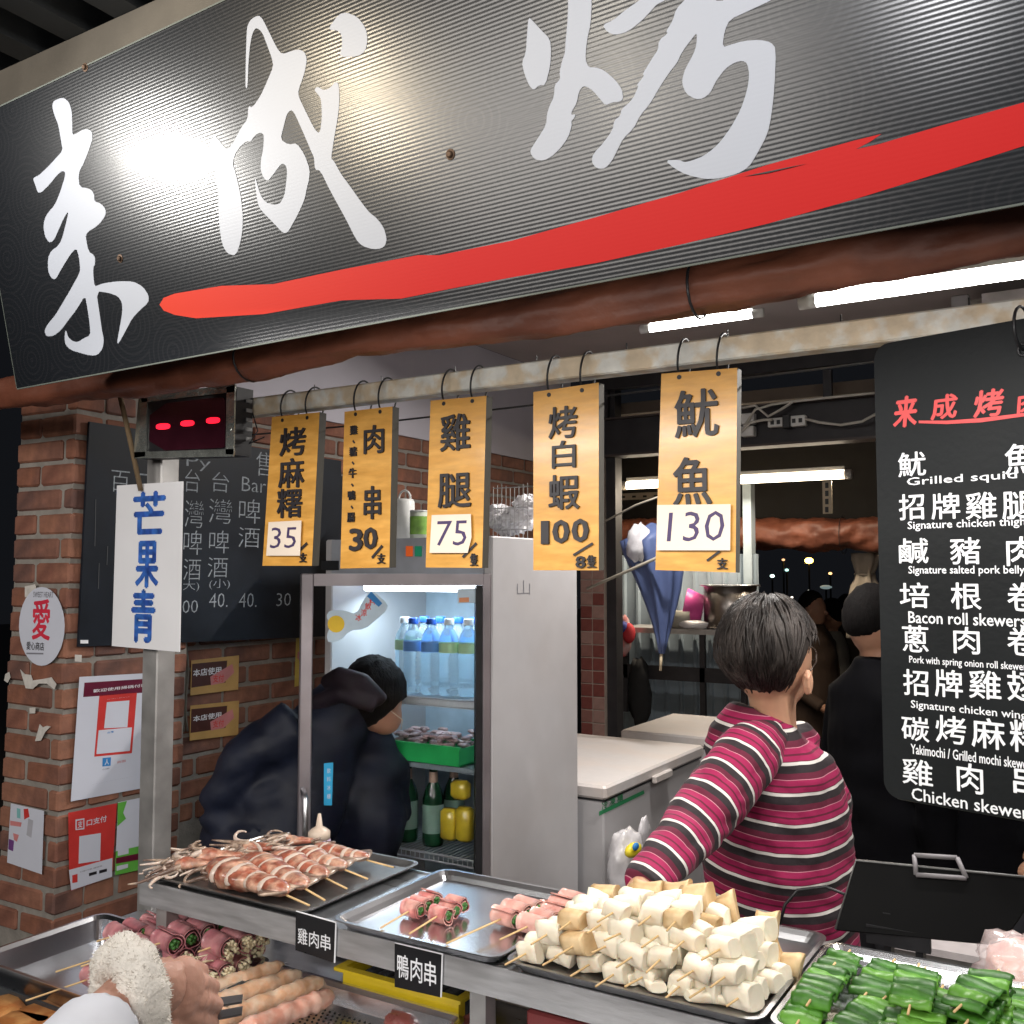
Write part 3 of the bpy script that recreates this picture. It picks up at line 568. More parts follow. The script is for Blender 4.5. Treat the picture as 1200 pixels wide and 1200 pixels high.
t = thing('oval_sticker', 'white oval sticker with one red character on the pillar front', 'sticker', FFr.pt(48, 780))
mb = MB(); mb.poly(FFr, z7([(268+145*math.cos(a), 295+252*math.sin(a)) for a in [2*PI*i/32 for i in range(32)]]), 0, .0008); mb.build('sheet', pw, t)
a, b_ = z7([(208,375), (325,125)]); addt(t, FFr, '愛', a, b_, mat('sticker_red', (.6, .03, .06), .5), .0012, .02)
a, b_ = z7([(172,442), (285,398)]); addt(t, FFr, '愛心商店', a, b_, ink, .0012, .015)
a, b_ = z7([(215,108), (345,75)]); addt(t, FFr, 'SWEET HEART', a, b_, greyp, .0012)
addp(t, 'small_print', FFr, z7([(172,462),(280,464),(280,474),(172,472)]), greyp, .0012)
t = flat('torn_leaflet', 'torn pale leaflet with faded pictures on the pillar front', FFr, z9([(58,50),(230,90),(218,420),(38,358)]), pw, cat='leaflet')
for q, m in (([(125,80),(148,78),(155,120),(128,135)], pred), ([(70,205),(100,215),(90,250),(75,240)], pinkm), ([(48,235),(75,245),(70,300),(45,290)], mat('print_purple', (.15, .05, .2), .6)), ([(55,140),(115,150),(110,172),(55,165)], pinkm), ([(90,75),(108,80),(108,130),(90,125)], mat('print_teal', (.2, .45, .45), .6)), ([(150,130),(175,140),(165,230),(140,215)], mat('print_ltgrey', (.38, .38, .42), .6))): addp(t, 'printed_picture', FFr, z9(q), m, .0009)
# paper scraps left on the bricks
scrap = mat('paper_scrap', (.55, .52, .48), .9, 0, .15, 60)
for si, (fr, q) in enumerate(((FFr, [(130,570),(160,600),(200,605),(210,640),(280,630),(330,620),(362,665),(348,698),(300,660),(250,660),(210,695),(165,690)]), (FFr, [(255,920),(275,940),(300,930),(325,935),(290,970),(262,1025),(225,1028)]), (FFr, [(35,600),(60,585),(68,620),(50,655),(28,640)]), (SW, [(478,475),(522,478),(520,522),(478,518)]), (FFr, [(190,815),(228,812),(225,850),(190,852)]), (FFr, [(160,40),(225,25),(235,60),(190,100),(160,110)]))):
    mb = MB(); mb.poly(fr, z7(q), 0, .0007); tag(mb.build('paper_scrap', scrap), ['large ragged paper scrap just below the oval sticker', 'forked torn paper scrap left of the tall white poster', 'small paper scrap at the left edge below the oval sticker', 'small square paper scrap above the tall white poster', 'small square paper scrap between the ragged and forked scraps', 'torn paper scrap peeling above the oval sticker'][si], 'paper scrap', 'torn paper scraps on the pillar')
# two small shop notices under the chalkboard
WW = Frame((-2.43, 2.0, 1.2), (0, 1, 0), (0, 0, 1))
gold = mat('notice_gold', (.5, .3, .1), .5); brn = mat('notice_brown', (.07, .02, .015), .5)
for lab, dy, dx in (('small gold notice directly under the chalkboard, the upper of two', 0, 1), ('small gold notice on bare brick, the lower of two', 53, 0)):
    q = [(223+dx, 774+dy), (280, 768+dy), (279, 808+dy), (222+dx, 815+dy)]
    t = flat('small_notice', lab, WW, q, gold, cat='notice')
    addp(t, 'brown_panel', WW, [(224+dx, 778+dy), (266, 774+dy), (264, 800+dy), (223+dx, 806+dy)], brn, .0009)
    addt(t, WW, '本店使用', (226, 793+dy), (259, 781+dy), white_paint, .0014, .02)
    addp(t, 'pink_patch', WW, [(246, 793+dy), (272, 778+dy), (274, 788+dy), (262, 800+dy), (247, 803+dy)], pinkm, .0013)
    addt(t, WW, '支付', (249, 800+dy), (262, 790+dy), red_paint, .0018, .01)
# bundle of cables
b = MB()
cabm = mat('cable_grey', (.13, .12, .1), .6)
for i in range(6):
    pts = [P(207+i*2.4+math.sin(i+k)*1.6, 745+k*14, X=-2.43+.004*i) for k in range(9)]; b.tube(pts, .0035, 6)
tag(b.build('cable_bundle', cabm, None, True), 'bundle of grey cables hanging beside the post and pillar', 'cables')
t = thing('narrow_yellow_notice', 'thin yellow strip notice on the brick beside the fridge door', 'notice', P(350, 800, X=-2.43)); 
addp(t, 'sheet', WW, [(347,748),(354,747),(353,803),(345,805)], mat('yellow_card', (.55, .42, .08), .5), .0); addp(t, 'round_logo', WW, [(349,763),(353,766),(352,775),(348,771)], pinkm, .0005)

# ================================================================= FRIDGE
HX, HY = P(577, 640, Y=2.4).x, 2.4
fx1 = HX; fx0 = HX-.64; fy0 = 2.4; fy1 = 2.93; ztop = P(577, 628, Y=2.4).z; zdoor = 1.60; zb = .42
t = thing('display_fridge', 'tall grey display fridge with its glass door swung open', 'fridge', ((fx0+fx1)/2, 2.65, 0))
b = MB(); b.box((fx1-.03, fy0, .0), (fx1, fy1, ztop), bev=.004); b.build('side_panel', grey_fridge, t)
b = MB(); b.box((fx0, fy0, .0), (fx0+.03, fy1, ztop), bev=.004); b.build('side_panel', grey_fridge, t)
b = MB(); b.box((fx0+.03, fy1-.02, .1), (fx1-.03, fy1, zdoor)); b.build('back_panel', mat('fridge_inner', (.4, .5, .58), .4), t)
b = MB(); b.box((fx0+.0305, fy0-.004, zdoor), (fx1-.0305, fy1, ztop-.001)); b.build('header', mat('header_grey', (.36, .38, .42), .4), t)
b = MB(); b.box((fx0+.031, fy0, 0), (fx1-.031, fy1-.021, zb)); b.build('base', black_plastic, t)
for x0, m in ((480, mat('pilot_orange', (.45, .08, .02), .4, emit=(1, .15, .02), es=.3)), (490.5, mat('pilot_green', (.02, .18, .1), .4, emit=(.02, .6, .3), es=.12))):
    hf = Frame((0, fy0-.005, 0), (1, 0, 0), (0, 0, 1)); b = MB(); b.rect(hf, x0-3.8, 640, x0+3.8, 652, 0, .003); b.build('pilot_light', m, t)
b = MB(); b.rect(Frame((0, fy0-.005, 0), (1, 0, 0), (0, 0, 1)), 377, 657, 397, 668, 0, .003); b.build('thermometer', black_plastic, t)
# interior tube
b = MB(); b.tube([(fx0+.07, fy0+.12, 1.555), (fx1-.14, fy0+.12, 1.555)], .012, 10); b.build('inside_tube', tube_cool, t, True)
lamp('fridge_light', ((fx0+fx1)/2, fy0+.14, 1.53), ((fx0+fx1)/2, fy0+.3, .9), 2.6, (.45, .05), (.68, .88, 1))
# handwritten mark on the side
FS = Frame((fx1+.0005, 0, 0), (0, 1, 0), (0, 0, 1)); b = MB()
text(b, FS, '山', 606, 697, 621, 680, .0004, -.02); b.build('pencil_mark', mat('pencil', (.18, .18, .2), .8), t)
zs1 = P(500, 814, Y=2.5).z; zs2 = P(500, 990, Y=2.5).z
wire = mat('shelf_wire', (.6, .65, .7), .35, .6)
for nm, z in (('shelf', zs1), ('shelf', zs2)):
    b = MB()
    b.tube([(fx0+.03, fy0+.03, z), (fx1-.03, fy0+.03, z)], .004, 6); b.tube([(fx0+.03, fy0+.03, z-.02), (fx1-.03, fy0+.03, z-.02)], .003, 6); b.tube([(fx0+.03, fy1-.04, z), (fx1-.03, fy1-.04, z)], .004, 6)
    for i in range(34):
        x = fx0+.035+i*(.57/33); b.tube([(x, fy1-.04, z), (x, fy0+.03, z), (x, fy0+.03, z-.02)], .0018, 5)
    b.build(nm, wire, t)
b = MB(); b.box((fx0+.031, fy0+.028, zs1-.024), (fx1-.031, fy0+.0285+.002, zs1-.003)); b.build('price_strip', mat('strip', (.5, .55, .6), .3), t)
# open door
ang = math.atan2(HY-2.0, HX-P(353, 800, Y=2.0).x); dw = math.hypot(HY-2.0, HX-P(353, 800, Y=2.0).x)
dirv = Vector((-math.cos(ang), -math.sin(ang), 0)); nrm = Vector((math.sin(ang), -math.cos(ang), 0))
DM = Matrix(((dirv.x, -nrm.x, 0, HX), (dirv.y, -nrm.y, 0, HY-.006), (dirv.z, -nrm.z, 1, 0), (0, 0, 0, 1)))   # x: away from hinge, y: into shop
door = MB(); fwid = .034; al_m = mat('door_aluminium', (.42, .38, .4), .35, .8, .12, 8, .05, 60, stretch=(1, 1, 1))
door.box((0, 0, .3), (fwid*.7, .028, 1.6), DM, .003); door.box((dw-fwid, 0, .3), (dw, .028, 1.6), DM, .003)
door.box((fwid*.7+.0005, .001, 1.6-fwid), (dw-fwid-.0005, .027, 1.5995), DM); door.box((fwid*.7+.0005, .001, .3), (dw-fwid-.0005, .027, .4), DM)
door.build('door_frame', al_m, t)
glass = mat('door_glass', (1, 1, 1), .02, 0, 0, 5, trans=1, ior=1.08, spec=.5)
g = MB(); g.box((fwid*.7-.002, .012, .39), (dw-fwid+.002, .016, 1.6-fwid+.002), DM); g.build('door_glass', glass, t)
gk = MB(); gk.box((fwid*.7+.001, .004, .40), (fwid*.7+.02, .024, 1.6-fwid-.001), DM); gk.build('door_gasket', black_plastic, t)
hd = MB(); q = [Vector((dw-.012, -.002, 1.02)), Vector((dw-.016, -.035, 1.0)), Vector((dw-.018, -.035, .88)), Vector((dw-.014, -.002, .86))]; hd.tube([DM@p for p in q], .008, 8); hd.build('door_handle', steel, t, True)
# stickers on the door glass
DF = Frame(DM@Vector((0, .0105, 0)), -dirv, (0, 0, 1))
if DF.n.dot(EYE-DF.O) < 0: print('DOOR FRAME NORMAL WRONG')
za = lambda l: sc(l, 300, 640, 4)
lb = mat('sticker_pale_blue', (.5, .62, .72), .4)
st = MB(); st.poly(DF, chaikin(za([(345,300),(410,300),(470,320),(505,250),(540,205),(620,270),(610,305),(570,340),(510,390),(440,395),(400,440),(340,455),(330,420),(350,370),(328,330)])), 0, .0005); s_ = st.build('glass_sticker', lb, t)
mb = MB(); mb.poly(DF, za([(520,235),(540,212),(592,268),(575,285)]), .0006, .0003); mb.build('blue_corner', pblue, s_)
for c_, x, y in (('冰', 480, 335), ('涼', 505, 312), ('飲', 525, 282), ('料', 545, 258)):
    a, b_ = za([(x-14, y+16), (x+14, y-16)]); addt(s_, DF, c_, a, b_, red_paint, .0007, .02)
mb = MB(); mb.poly(DF, za([(375+40*math.cos(a_), 365+40*math.sin(a_)) for a_ in [2*PI*i/16 for i in range(16)]]), .0006, .0003); mb.build('yellow_disc', mat('sticker_yellow', (.75, .5, .03), .4), s_)
mb = MB(); mb.poly(DF, za([(945,200),(1055,197),(1055,265),(945,268)]), 0, .0005); s2 = mb.build('corner_sticker', lb, t); mb = MB(); mb.poly(DF, za([(952,242),(998,240),(998,262),(952,264)]), .0006, .0003); mb.build('orange_patch', mat('sticker_orange', (.7, .3, .15), .5), s2)
mb = MB(); mb.poly(DF, za([(318,1018),(362,1014),(356,1215),(318,1215)]), 0, .0005); s3 = mb.build('blue_sticker', mat('sticker_blue', (.03, .35, .62), .4), t)
for i, c_ in enumerate('飲料冰櫃'):
    a, b_ = za([(332, 1065+i*40), (350, 1040+i*40)]); addt(s3, DF, c_, a, b_, pw, .0007, 0)
# bottles on upper shelf
pet = mat('pet_water', (.75, .88, .95), .06, trans=.85, ior=1.2, var=.02, alpha=1)
def bottle(px, dy, capm, lab, label, labcol):
    x = P(px, 800, Y=2.47+dy).x; y = 2.47+dy; t = thing('water_bottle', label, 'bottle', (x, y, zs1+.005), 'water bottles in the fridge')
    M = Matrix.Translation((x, y, zs1+.005)); R_ = .031; pf = [(.026, 0), (R_, .006)]
    z = .02
    while z < .115: pf += [(R_, z), (R_-.0018, z+.006), (R_, z+.012)]; z += .014
    pf += [(R_, .165), (.027, .182), (.016, .2), (.0125, .206), (.0125, .214)]
    b = MB(); b.lathe(pf, 20, M); b.build('body', pet, t, True)
    b = MB(); b.lathe([(.0155, .214), (.016, .216), (.016, .23), (.0145, .233)], 16, M); b.build('cap', capm, t, True)
    b = MB(); b.lathe([(R_+.0006, .13), (R_+.0006, .16)], 20, M, cap=False); b.build('label_band', labcol, t, True)
cw, cb = mat('cap_white', (.75, .8, .82), .4), mat('cap_blue', (.02, .1, .5), .4)
lbl = mat('label_blue', (.15, .35, .75), .4); lgn = mat('label_green', (.45, .68, .4), .4)
for px, dy, c_, l_, lab in ((484, .02, cb, lbl, 'blue capped water bottle, second from the left in the front row'), (474, .05, cw, lgn, 'white capped water bottle at the left end of the shelf'), (505, .015, cb, lbl, 'blue capped water bottle beside the middle of the shelf'), (526, .02, cw, lgn, 'white capped water bottle with a green band, second from the right'), (549, .03, cw, lgn, 'white capped water bottle at the right end of the shelf'), (497, .12, cb, lbl, 'blue capped water bottle standing in the second row on the left'), (516, .13, cb, lbl, 'blue capped water bottle in the middle of the second row'), (537, .13, cb, lbl, 'blue capped water bottle in the second row on the right'), (556, .14, cb, lbl, 'blue capped water bottle in the second row at the right end')):
    bottle(px, dy, c_, None, lab, l_)
# green basket with packed food hanging in the fridge, beer bottles, yellow packs
zg = P(500, 872, Y=2.47).z
t = thing('green_basket', 'green plastic basket of raw food inside the fridge', 'basket', (P(500, 880, Y=2.5).x, 2.55, zg-.05)); gm = mat('green_plastic', (.02, .38, .1), .4)
x0, x1 = P(452, 870, Y=2.45).x, P(540, 870, Y=2.45).x
b = MB()
for (a0, b0, a1, b1) in ((x0, 2.44, x1, 2.445), (x0, 2.62, x1, 2.625), (x0, 2.445, x0+.005, 2.62), (x1-.005, 2.445, x1, 2.62)): b.box((a0, b0, zg-.05), (a1, b1, zg))
b.box((x0-.01, 2.43, zg), (x1+.01, 2.44, zg+.008)); b.box((x0, 2.446, zg-.052), (x1, 2.62, zg-.047)); b.build('basket_shell', gm, t)
b = MB(); mt = mat('packed_meat', (.3, .2, .2), .3, 0, .5, 30, .4, 40, coat=.6)
for i in range(90):
    b.ball((random.uniform(x0+.02, x1-.02), random.uniform(2.46, 2.6), zg+random.uniform(-.01, .03)), (random.uniform(.006, .03), random.uniform(.008, .02), .007), 8, 6, lambda d: 1+.3*noise.noise(d*3+Vector((i, 0, 0))))
o = b.build('packed_meat', mt, t, True); o['kind'] = 'stuff'
b = MB(); b.box((fx0+.04, 2.45, zg-.07), (fx1-.04, 2.86, zg-.055)); b.build('glass_shelf', mat('shelf_plate', (.2, .25, .28), .2), t)
beer = mat('beer_glass', (.008, .05, .022), .12, 0, .2, spec=.6)
for i, px in enumerate((478, 508, 532, 462)):
    yy = 2.50+(.09 if i > 1 else 0); x = P(px, 900, Y=yy).x
    tt = thing('beer_bottle', ['green beer bottle with a round label, left of the front pair', 'green beer bottle with a round label, beside the yellow packs', 'green beer bottle behind the front pair on the right', 'green beer bottle behind the front pair on the left'][i], 'bottle', (x, yy, zs2), 'beer bottles in the fridge')
    M = Matrix.Translation((x, yy, zs2+.004)); b = MB(); b.lathe([(.03, 0), (.033, .01), (.033, .14), (.026, .165), (.014, .19), (.0125, .235)], 18, M); b.build('body', beer, tt, True)
    b = MB(); b.lathe([(.015, .235), (.015, .243), (.012, .246)], 14, M); b.build('cap', mat('beer_cap', (.35, .25, .2), .4), tt, True)
    b = MB(); b.lathe([(.0145, .19), (.0133, .222)], 14, M, False); b.build('neck_label', mat('neck_label', (.4, .28, .22), .5), tt, True)
    b = MB(); b.lathe([(.0336, .04), (.0336, .125)], 18, M, False); b.build('label_band', mat('beer_label', (.2, .32, .27), .5), tt, True)
ym = mat('yellow_pack', (.55, .42, .03), .3, 0, .3, 20, .4, 25, coat=.6)
for i, (px, py, w_, h_) in enumerate(((527, 965, .045, .06), (545, 965, .045, .065), (540, 925, .05, .035))):
    p = P(px, py, Y=2.47); b = MB(); b.box((p.x-w_*.6, p.y-.02, p.z-h_*.8), (p.x+w_*.6, p.y+.02, p.z+h_*.75), bev=.009)
    tag(b.build('drink_pack', ym, None, True), ['yellow drink pouch on the lower fridge shelf by the beer', 'yellow drink pouch in the lower right corner of the fridge', 'crumpled yellow bag lying on the yellow drink pouches'][i], 'pouch')

# things on top of the fridge
t = thing('white_canister', 'tall white canister standing on top of the fridge', 'canister', (P(481, 620, Y=2.7).x, 2.7, ztop))
cx = P(474, 600, Y=2.7).x; r_ = .035; zt = P(474, 585, Y=2.7).z; M = Matrix.Translation((cx, 2.7, ztop))
b = MB(); b.lathe([(r_, 0), (r_, zt-ztop-.01), (r_-.006, zt-ztop)], 20, M); b.build('body', lampwhite, t, True)
b = MB(); b.tube([(cx+.025*math.cos(a), 2.7, zt+.03*math.sin(a)) for a in [PI*i/10 for i in range(11)]], .004, 6); b.build('handle', lampwhite, t, True)
cx = P(491, 620, Y=2.62).x
t = thing('green_tin', 'short tin with a green label on the fridge top', 'tin', (cx, 2.62, ztop)); M = Matrix.Translation((cx, 2.62, ztop))
b = MB(); b.lathe([(.03, 0), (.03, .095)], 20, M); b.build('body', mat('tin_pale', (.55, .6, .5), .4), t, True); b = MB(); b.lathe([(.0306, .02), (.0306, .08)], 20, M, False); b.build('label_band', mat('tin_green', (.18, .35, .06), .5, 0, .5, 30), t, True)
b = MB(); b.lathe([(.031, .095), (.031, .1), (.02, .1)], 20, M); b.build('lid', lampwhite, t, True)
t = thing('plastic_bag', 'crumpled clear plastic bags in a wire rack above the fridge', 'plastic bag', (P(600, 610, Y=2.7).x, 2.7, ztop))
cb_ = mat('crumpled_film', (.75, .73, .75), .25, 0, .1, 30, .9, 30, alpha=.75, coat=.8)
b = MB()
for px, py, rr in ((585, 605, .05), (605, 610, .055), (618, 592, .045), (596, 615, .05)):
    b.ball(P(px, py, Y=2.75), (rr, rr, rr*.75), 20, 14, lambda d: 1+.35*noise.noise(d*4+Vector((px, 0, 0)))+.12*noise.noise(d*11))
b.build('film', cb_, t)
t = thing('wire_rack', 'wire rack holding plastic bags on the fridge', 'rack', (P(600, 640, Y=2.66).x, 2.66, ztop))
b = MB()
for i in range(9): x = P(578, 600, Y=2.66).x+i*.016; b.tube([(x, 2.66, ztop), (x, 2.66, ztop+.17+.006*math.sin(i))], .0014, 5)
for dz in (.03, .1, .165): b.tube([(P(578, 600, Y=2.66).x, 2.66, ztop+dz), (P(578, 600, Y=2.66).x+.13, 2.66, ztop+dz)], .0016, 5)
b.build('wires', steel_dark, t)
b = MB(); zz = P(380, 560, Y=2.8).z; b.box((P(378, 600, Y=2.8).x-.02, 2.72, ztop+.0), (P(398, 600, Y=2.8).x+.03, 2.9, zz), bev=.004)
t = thing('black_speaker', 'black box standing on the left of the fridge top', 'box', (P(388, 640, Y=2.8).x, 2.8, ztop)); b.build('cabinet', black_plastic, t); b = MB(); b.lathe([(.03, 0), (.026, .004), (.01, .001)], 16, Matrix.Translation((P(390, 600, Y=2.72).x, 2.719, ztop+.06))@Matrix.Rotation(PI/2, 4, 'X')); b.build('grille', dark_steel, t, True)

# ================================================================= CHEST FREEZERS
def freezer(label, x0, x1, y0, y1, zt, lab_text=False):
    t = thing('chest_freezer', label, 'freezer', ((x0+x1)/2, (y0+y1)/2, 0), 'white chest freezers')
    b = MB(); b.box((x0+.01, y0+.01, .0), (x1-.012, y1-.01, zt-.052), bev=.006); b.build('cabinet', grey_fridge, t)
    b = MB(); b.box((x0, y0, zt-.045), (x1, y1, zt), bev=.008); b.build('lid', white_enamel, t)
    b = MB(); b.box((x0+.008, y0+.008, zt-.0515), (x1-.008, y1-.008, zt-.0455)); b.build('seal', black_plastic, t)
    b = MB(); b.box((x1-.0005, (y0+y1)/2-.08, zt-.058), (x1+.018, (y0+y1)/2+.08, zt-.03), bev=.004); b.build('handle', white_enamel, t)
    if lab_text:
        f = Frame((x1-.0115, 0, 0), (0, 1, 0), (0, 0, 1)); b = MB(); b.poly(f, [(702,951),(754,926),(755,930),(702,956)], .0, .001); b.build('green_strip', mat('strip_green', (.03, .25, .1), .5), t)
        for i, c in enumerate('冷凍櫃'):
            b = MB(); text(b, f, c, 705+i*9, 948-i*4, 712+i*9, 939-i*4, .0006, .02); b.build('lettering', mat('strip_green', (.03, .25, .1), .5), t)
freezer('white chest freezer with a green strip, right behind the display fridge', -2.05, -1.44, 2.96, 3.88, .9, True)
freezer('smaller grey chest freezer at the far end of the shop', -1.9, -1.28, 4.06, 4.68, .9)
# plastic bag hanging on freezer front
t = thing('shopping_bag', 'translucent bag with a yellow packet hanging at the freezer front', 'bag', P(735, 1030, X=-1.38))
b = MB(); b.ball(P(735, 1015, X=-1.36), (.055, .09, .12), 26, 20, lambda d: 1+.16*noise.noise(d*3.2)+.04*noise.noise(d*8)); b.build('film', cb_, t, True)
b = MB(); b.ball(P(742, 996, X=-1.3), (.02, .05, .022), 12, 8); b.build('yellow_packet', mat('yellow_packet', (.75, .6, .03), .4), t, True)
b = MB(); b.ball(P(745, 992, X=-1.278), (.008, .02, .012), 10, 6); b.build('blue_logo', pblue, t, True)
b = MB(); b.ball(P(755, 975, X=-1.36), (.012, .04, .05), 12, 9, lambda d: 1+.3*noise.noise(d*4)); b.build('bag_handle', cb_, t, True)

# ================================================================= FAR PART OF THE SHOP
YB = 4.72
# tiled jamb
t = thing('tiled_column', 'narrow column of small red tiles behind the fridge', 'column', P(698, 870, Y=YB-.05))
xa, xb = P(680, 700, Y=YB-.06).x, P(708, 700, Y=YB-.06).x
b = MB(); b.box((xa, YB-.056, 0), (xb, YB+.1, 2.6)); b.build('grout', mat('grout', (.4, .33, .28), .8), t)
tm = [mat('tile_a', (.2, .06, .05), .35, 0, .2, 20), mat('tile_b', (.26, .12, .1), .35, 0, .2, 20), mat('tile_c', (.33, .2, .17), .35, 0, .2, 20)]
me3 = []
tw_ = (xb-xa)/2-.006
for m in tm:
    b = MB(); b.box((0, 0, 0), (tw_, .008, .062), bev=.002); me = bpy.data.meshes.new('tile'); me.from_pydata(b.v, [], b.f); me.materials.append(m); me3.append(me)
for k in range(27):
    for j in range(2):
        o = bpy.data.objects.new('tile', random.choice(me3)); C.objects.link(o); o.location = (xa+.003+j*(tw_+.006), YB-.062, .55+k*.068); bpy_parent(o, t)
b = MB(); xc, xd = P(709, 700, Y=YB-.02).x, P(723, 700, Y=YB-.02).x; b.box((xc, YB-.03, 0), (xd, YB+.05, 2.6)); tag(b.build('dark_post', dark_steel), 'dark steel post next to the tiled column', 'post')
# beam across with sockets
YA = 4.66
bf = Frame((0, YA, 0), (1, 0, 0), (0, 0, 1))
t = thing('steel_beam', 'dark steel beam across the shop carrying power sockets', 'beam', P(850, 540, Y=YA))
zt_, zb_ = P(700, 494, Y=YA).z, P(700, 534, Y=YA).z
b = MB(); b.box((P(584, 520, Y=YA).x, YA, zb_), (P(1400, 500, Y=YA).x, YA+.06, zt_)); b.build('web', dark_steel, t)
b = MB(); b.box((P(584, 520, Y=YA).x, YA-.03, zb_-.012), (P(1400, 500, Y=YA).x, YA+.09, zb_-.0005)); b.box((P(584, 520, Y=YA).x, YA-.03, zt_+.0005), (P(1400, 500, Y=YA).x, YA+.09, zt_+.01)); b.build('flange', mat('beam_flange', (.07, .055, .05), .5, .3), t)
lo = (P(585, 480, Y=YA).x, YA-.01, zt_+.2)
b = MB(); b.box((P(700, 440, Y=YA).x, YA-.02, P(900, 437, Y=YA).z), (P(1400, 440, Y=YA).x, YA+.04, P(900, 415, Y=YA).z)); tag(b.build('upper_beam', dark_steel), 'upper dark beam just under the ceiling of the far opening', 'beam')
b = MB(); b.box((P(965, 480, Y=YA).x, YA, zt_+.012), (P(975, 480, Y=YA).x, YA+.03, P(970, 433, Y=YA).z)); tag(b.build('window_mullion', dark_steel), 'dark frame bar right of the wooden signs, above the power strip', 'frame'); b = MB(); b.box((P(705, 480, Y=YA).x, YA, zt_+.012), (P(712, 480, Y=YA).x, YA+.03, P(710, 440, Y=YA).z)); tag(b.build('window_mullion', dark_steel), 'dark frame bar of the high opening next to the tiled column', 'frame')
wire_w = mat('white_cable', (.6, .58, .52), .5)
t = thing('power_strip', 'white power strip with plugs tangled in cables on the beam', 'power strip', P(915, 497, Y=YA-.05))
for q in ((900, 489, 918, 501), (925, 486, 944, 500)):
    p, p2 = P(q[0], q[3], Y=YA-.045), P(q[2], q[1], Y=YA-.045); b = MB(); b.box((p.x, YA-.05, p.z), (p2.x, YA-.012, p2.z), bev=.003); s_ = b.build('socket_block', lampwhite, t)
    for i in range(2): b = MB(); cxs = p.x+(p2.x-p.x)*(.3+.4*i); b.box((cxs-.008, YA-.054, (p.z+p2.z)/2-.01), (cxs+.008, YA-.0505, (p.z+p2.z)/2+.01)); b.build('socket_face', black_plastic, s_)
p = P(918, 495, Y=YA-.05); b = MB(); b.box((p.x, YA-.07, p.z-.03), (p.x+.035, YA-.02, p.z+.035), bev=.003); b.build('plug', black_plastic, t)
for q in ((868, 484, 884, 498), (869, 499, 884, 512)):
    p, p2 = P(q[0], q[3], Y=YA-.045), P(q[2], q[1], Y=YA-.045); b = MB(); b.box((p.x, YA-.06, p.z), (p2.x, YA-.012, p2.z), bev=.003); b.build('socket_block', lampwhite, t)
for pts in ([(872,500),(885,480),(905,474),(925,471),(960,467),(1030,460)], [(944,491),(960,495),(985,498),(1010,494),(1036,480)], [(870,478),(885,475),(900,488),(915,480),(930,470)], [(866,508),(880,495),(895,492),(905,492)]):
    b = MB(); b.tube([P(x, y, Y=YA-.07-.004*i) for i, (x, y) in enumerate(pts)], .0065, 6); b.build('cable', wire_w, t, True)
b = MB(); b.tube([P(x, y, Y=YA-.1) for x, y in ((578,476),(600,498),(625,508),(680,506))], .003, 5); b.tube([P(x, y, Y=YA-.1) for x, y in ((640,508),(605,515),(595,530),(593,545),(603,570),(618,600),(612,625))], .006, 6); tag(b.build('loose_cable', wire_w, None, True), 'loose pale cable hanging from the beam end over the fridge', 'cable')
# shop tubes : (a) bright one upper right in the serving area (b) small one left of it (c) far warm one
def tube_lamp(label, p0, p1, r, m, watts, col, body=True):
    p0, p1 = Vector(p0), Vector(p1); t = thing('tube_lamp', label, 'lamp', (p0+p1)/2, 'fluorescent tube lamps')
    b = MB(); b.tube([p0, p1], r, 12); b.build('glowing_tube', m, t, True)
    d = (p1-p0).normalized()
    for a, s in ((p0, -1), (p1, 1)): b = MB(); b.tube([a+d*(s*.0005), a+d*(s*.035)], r*1.15, 12); b.build('end_cap', lampwhite, t, True)
    b = MB(); L_ = (p1-p0).length; b.box((min(p0.x, p1.x), p0.y-.012, max(p0.z, p1.z)+r+.002), (max(p0.x, p1.x), p0.y+.012, max(p0.z, p1.z)+r+.022)); b.build('batten', lampwhite, t)
    c = (p0+p1)/2-Vector((0, 0, r+.012)); lamp('tube_light', c, c-Vector((0, .25, 1)), watts, (L_, .03), col); return t
YT = 2.0
tube_lamp('bright white tube lamp overhead above the black menu board', P(957, 352, Y=YT), (P(957, 352, Y=YT).x+1.1, YT, P(957, 352, Y=YT).z), .013, tube_glow, 20, (1, .96, .92))
p1 = P(882, 368, Y=3.1); tube_lamp('partly hidden tube lamp left of the brightest one', (p1.x-.36, 3.1, p1.z), p1, .013, tube_glow, 24, (1, .95, .9))
YF = 5.5
p0, p1 = P(735, 568, Y=YF), P(990, 556, Y=YF); tube_lamp('warm tube lamp in the far room above the rolled curtain', (p0.x, YF, p1.z), p1, .024, tube_warm, 22, (1, .85, .66))
# far ceiling, panels
b = MB(); zc = P(900, 520, Y=YF).z; b.box((P(560, 500, Y=YF).x, 4.8, zc+.12), (P(1500, 500, Y=YF).x, 7.2, zc+.18)); b.build('far_ceiling', mat('far_ceiling_m', (.16, .12, .09), .7, 0, .3, 4, stretch=(1, 8, 1)), None, False, 'structure')
cor = mat('blue_grey_sheet', (.27, .33, .38), .5, .1, .15, 5)
b = MB(); YC = 5.75; xs = P(705, 700, Y=YC).x; xe = P(884, 700, Y=YC).x; n = 0; top = []
x = xs
while x < xe: top += [(x, YC), (x+.05, YC), (x+.06, YC-.018), (x+.075, YC-.018), (x+.085, YC)]; x += .095
n = len(top); z0, z1 = .0, P(800, 650, Y=YC).z
b.add([(a, y, z0) for a, y in top]+[(a, y, z1) for a, y in top], [(i, i+1, i+1+n, i+n) for i in range(n-1)])
tag(b.build('corrugated_partition', cor), 'blue grey corrugated sheet partition behind the umbrella', 'partition')
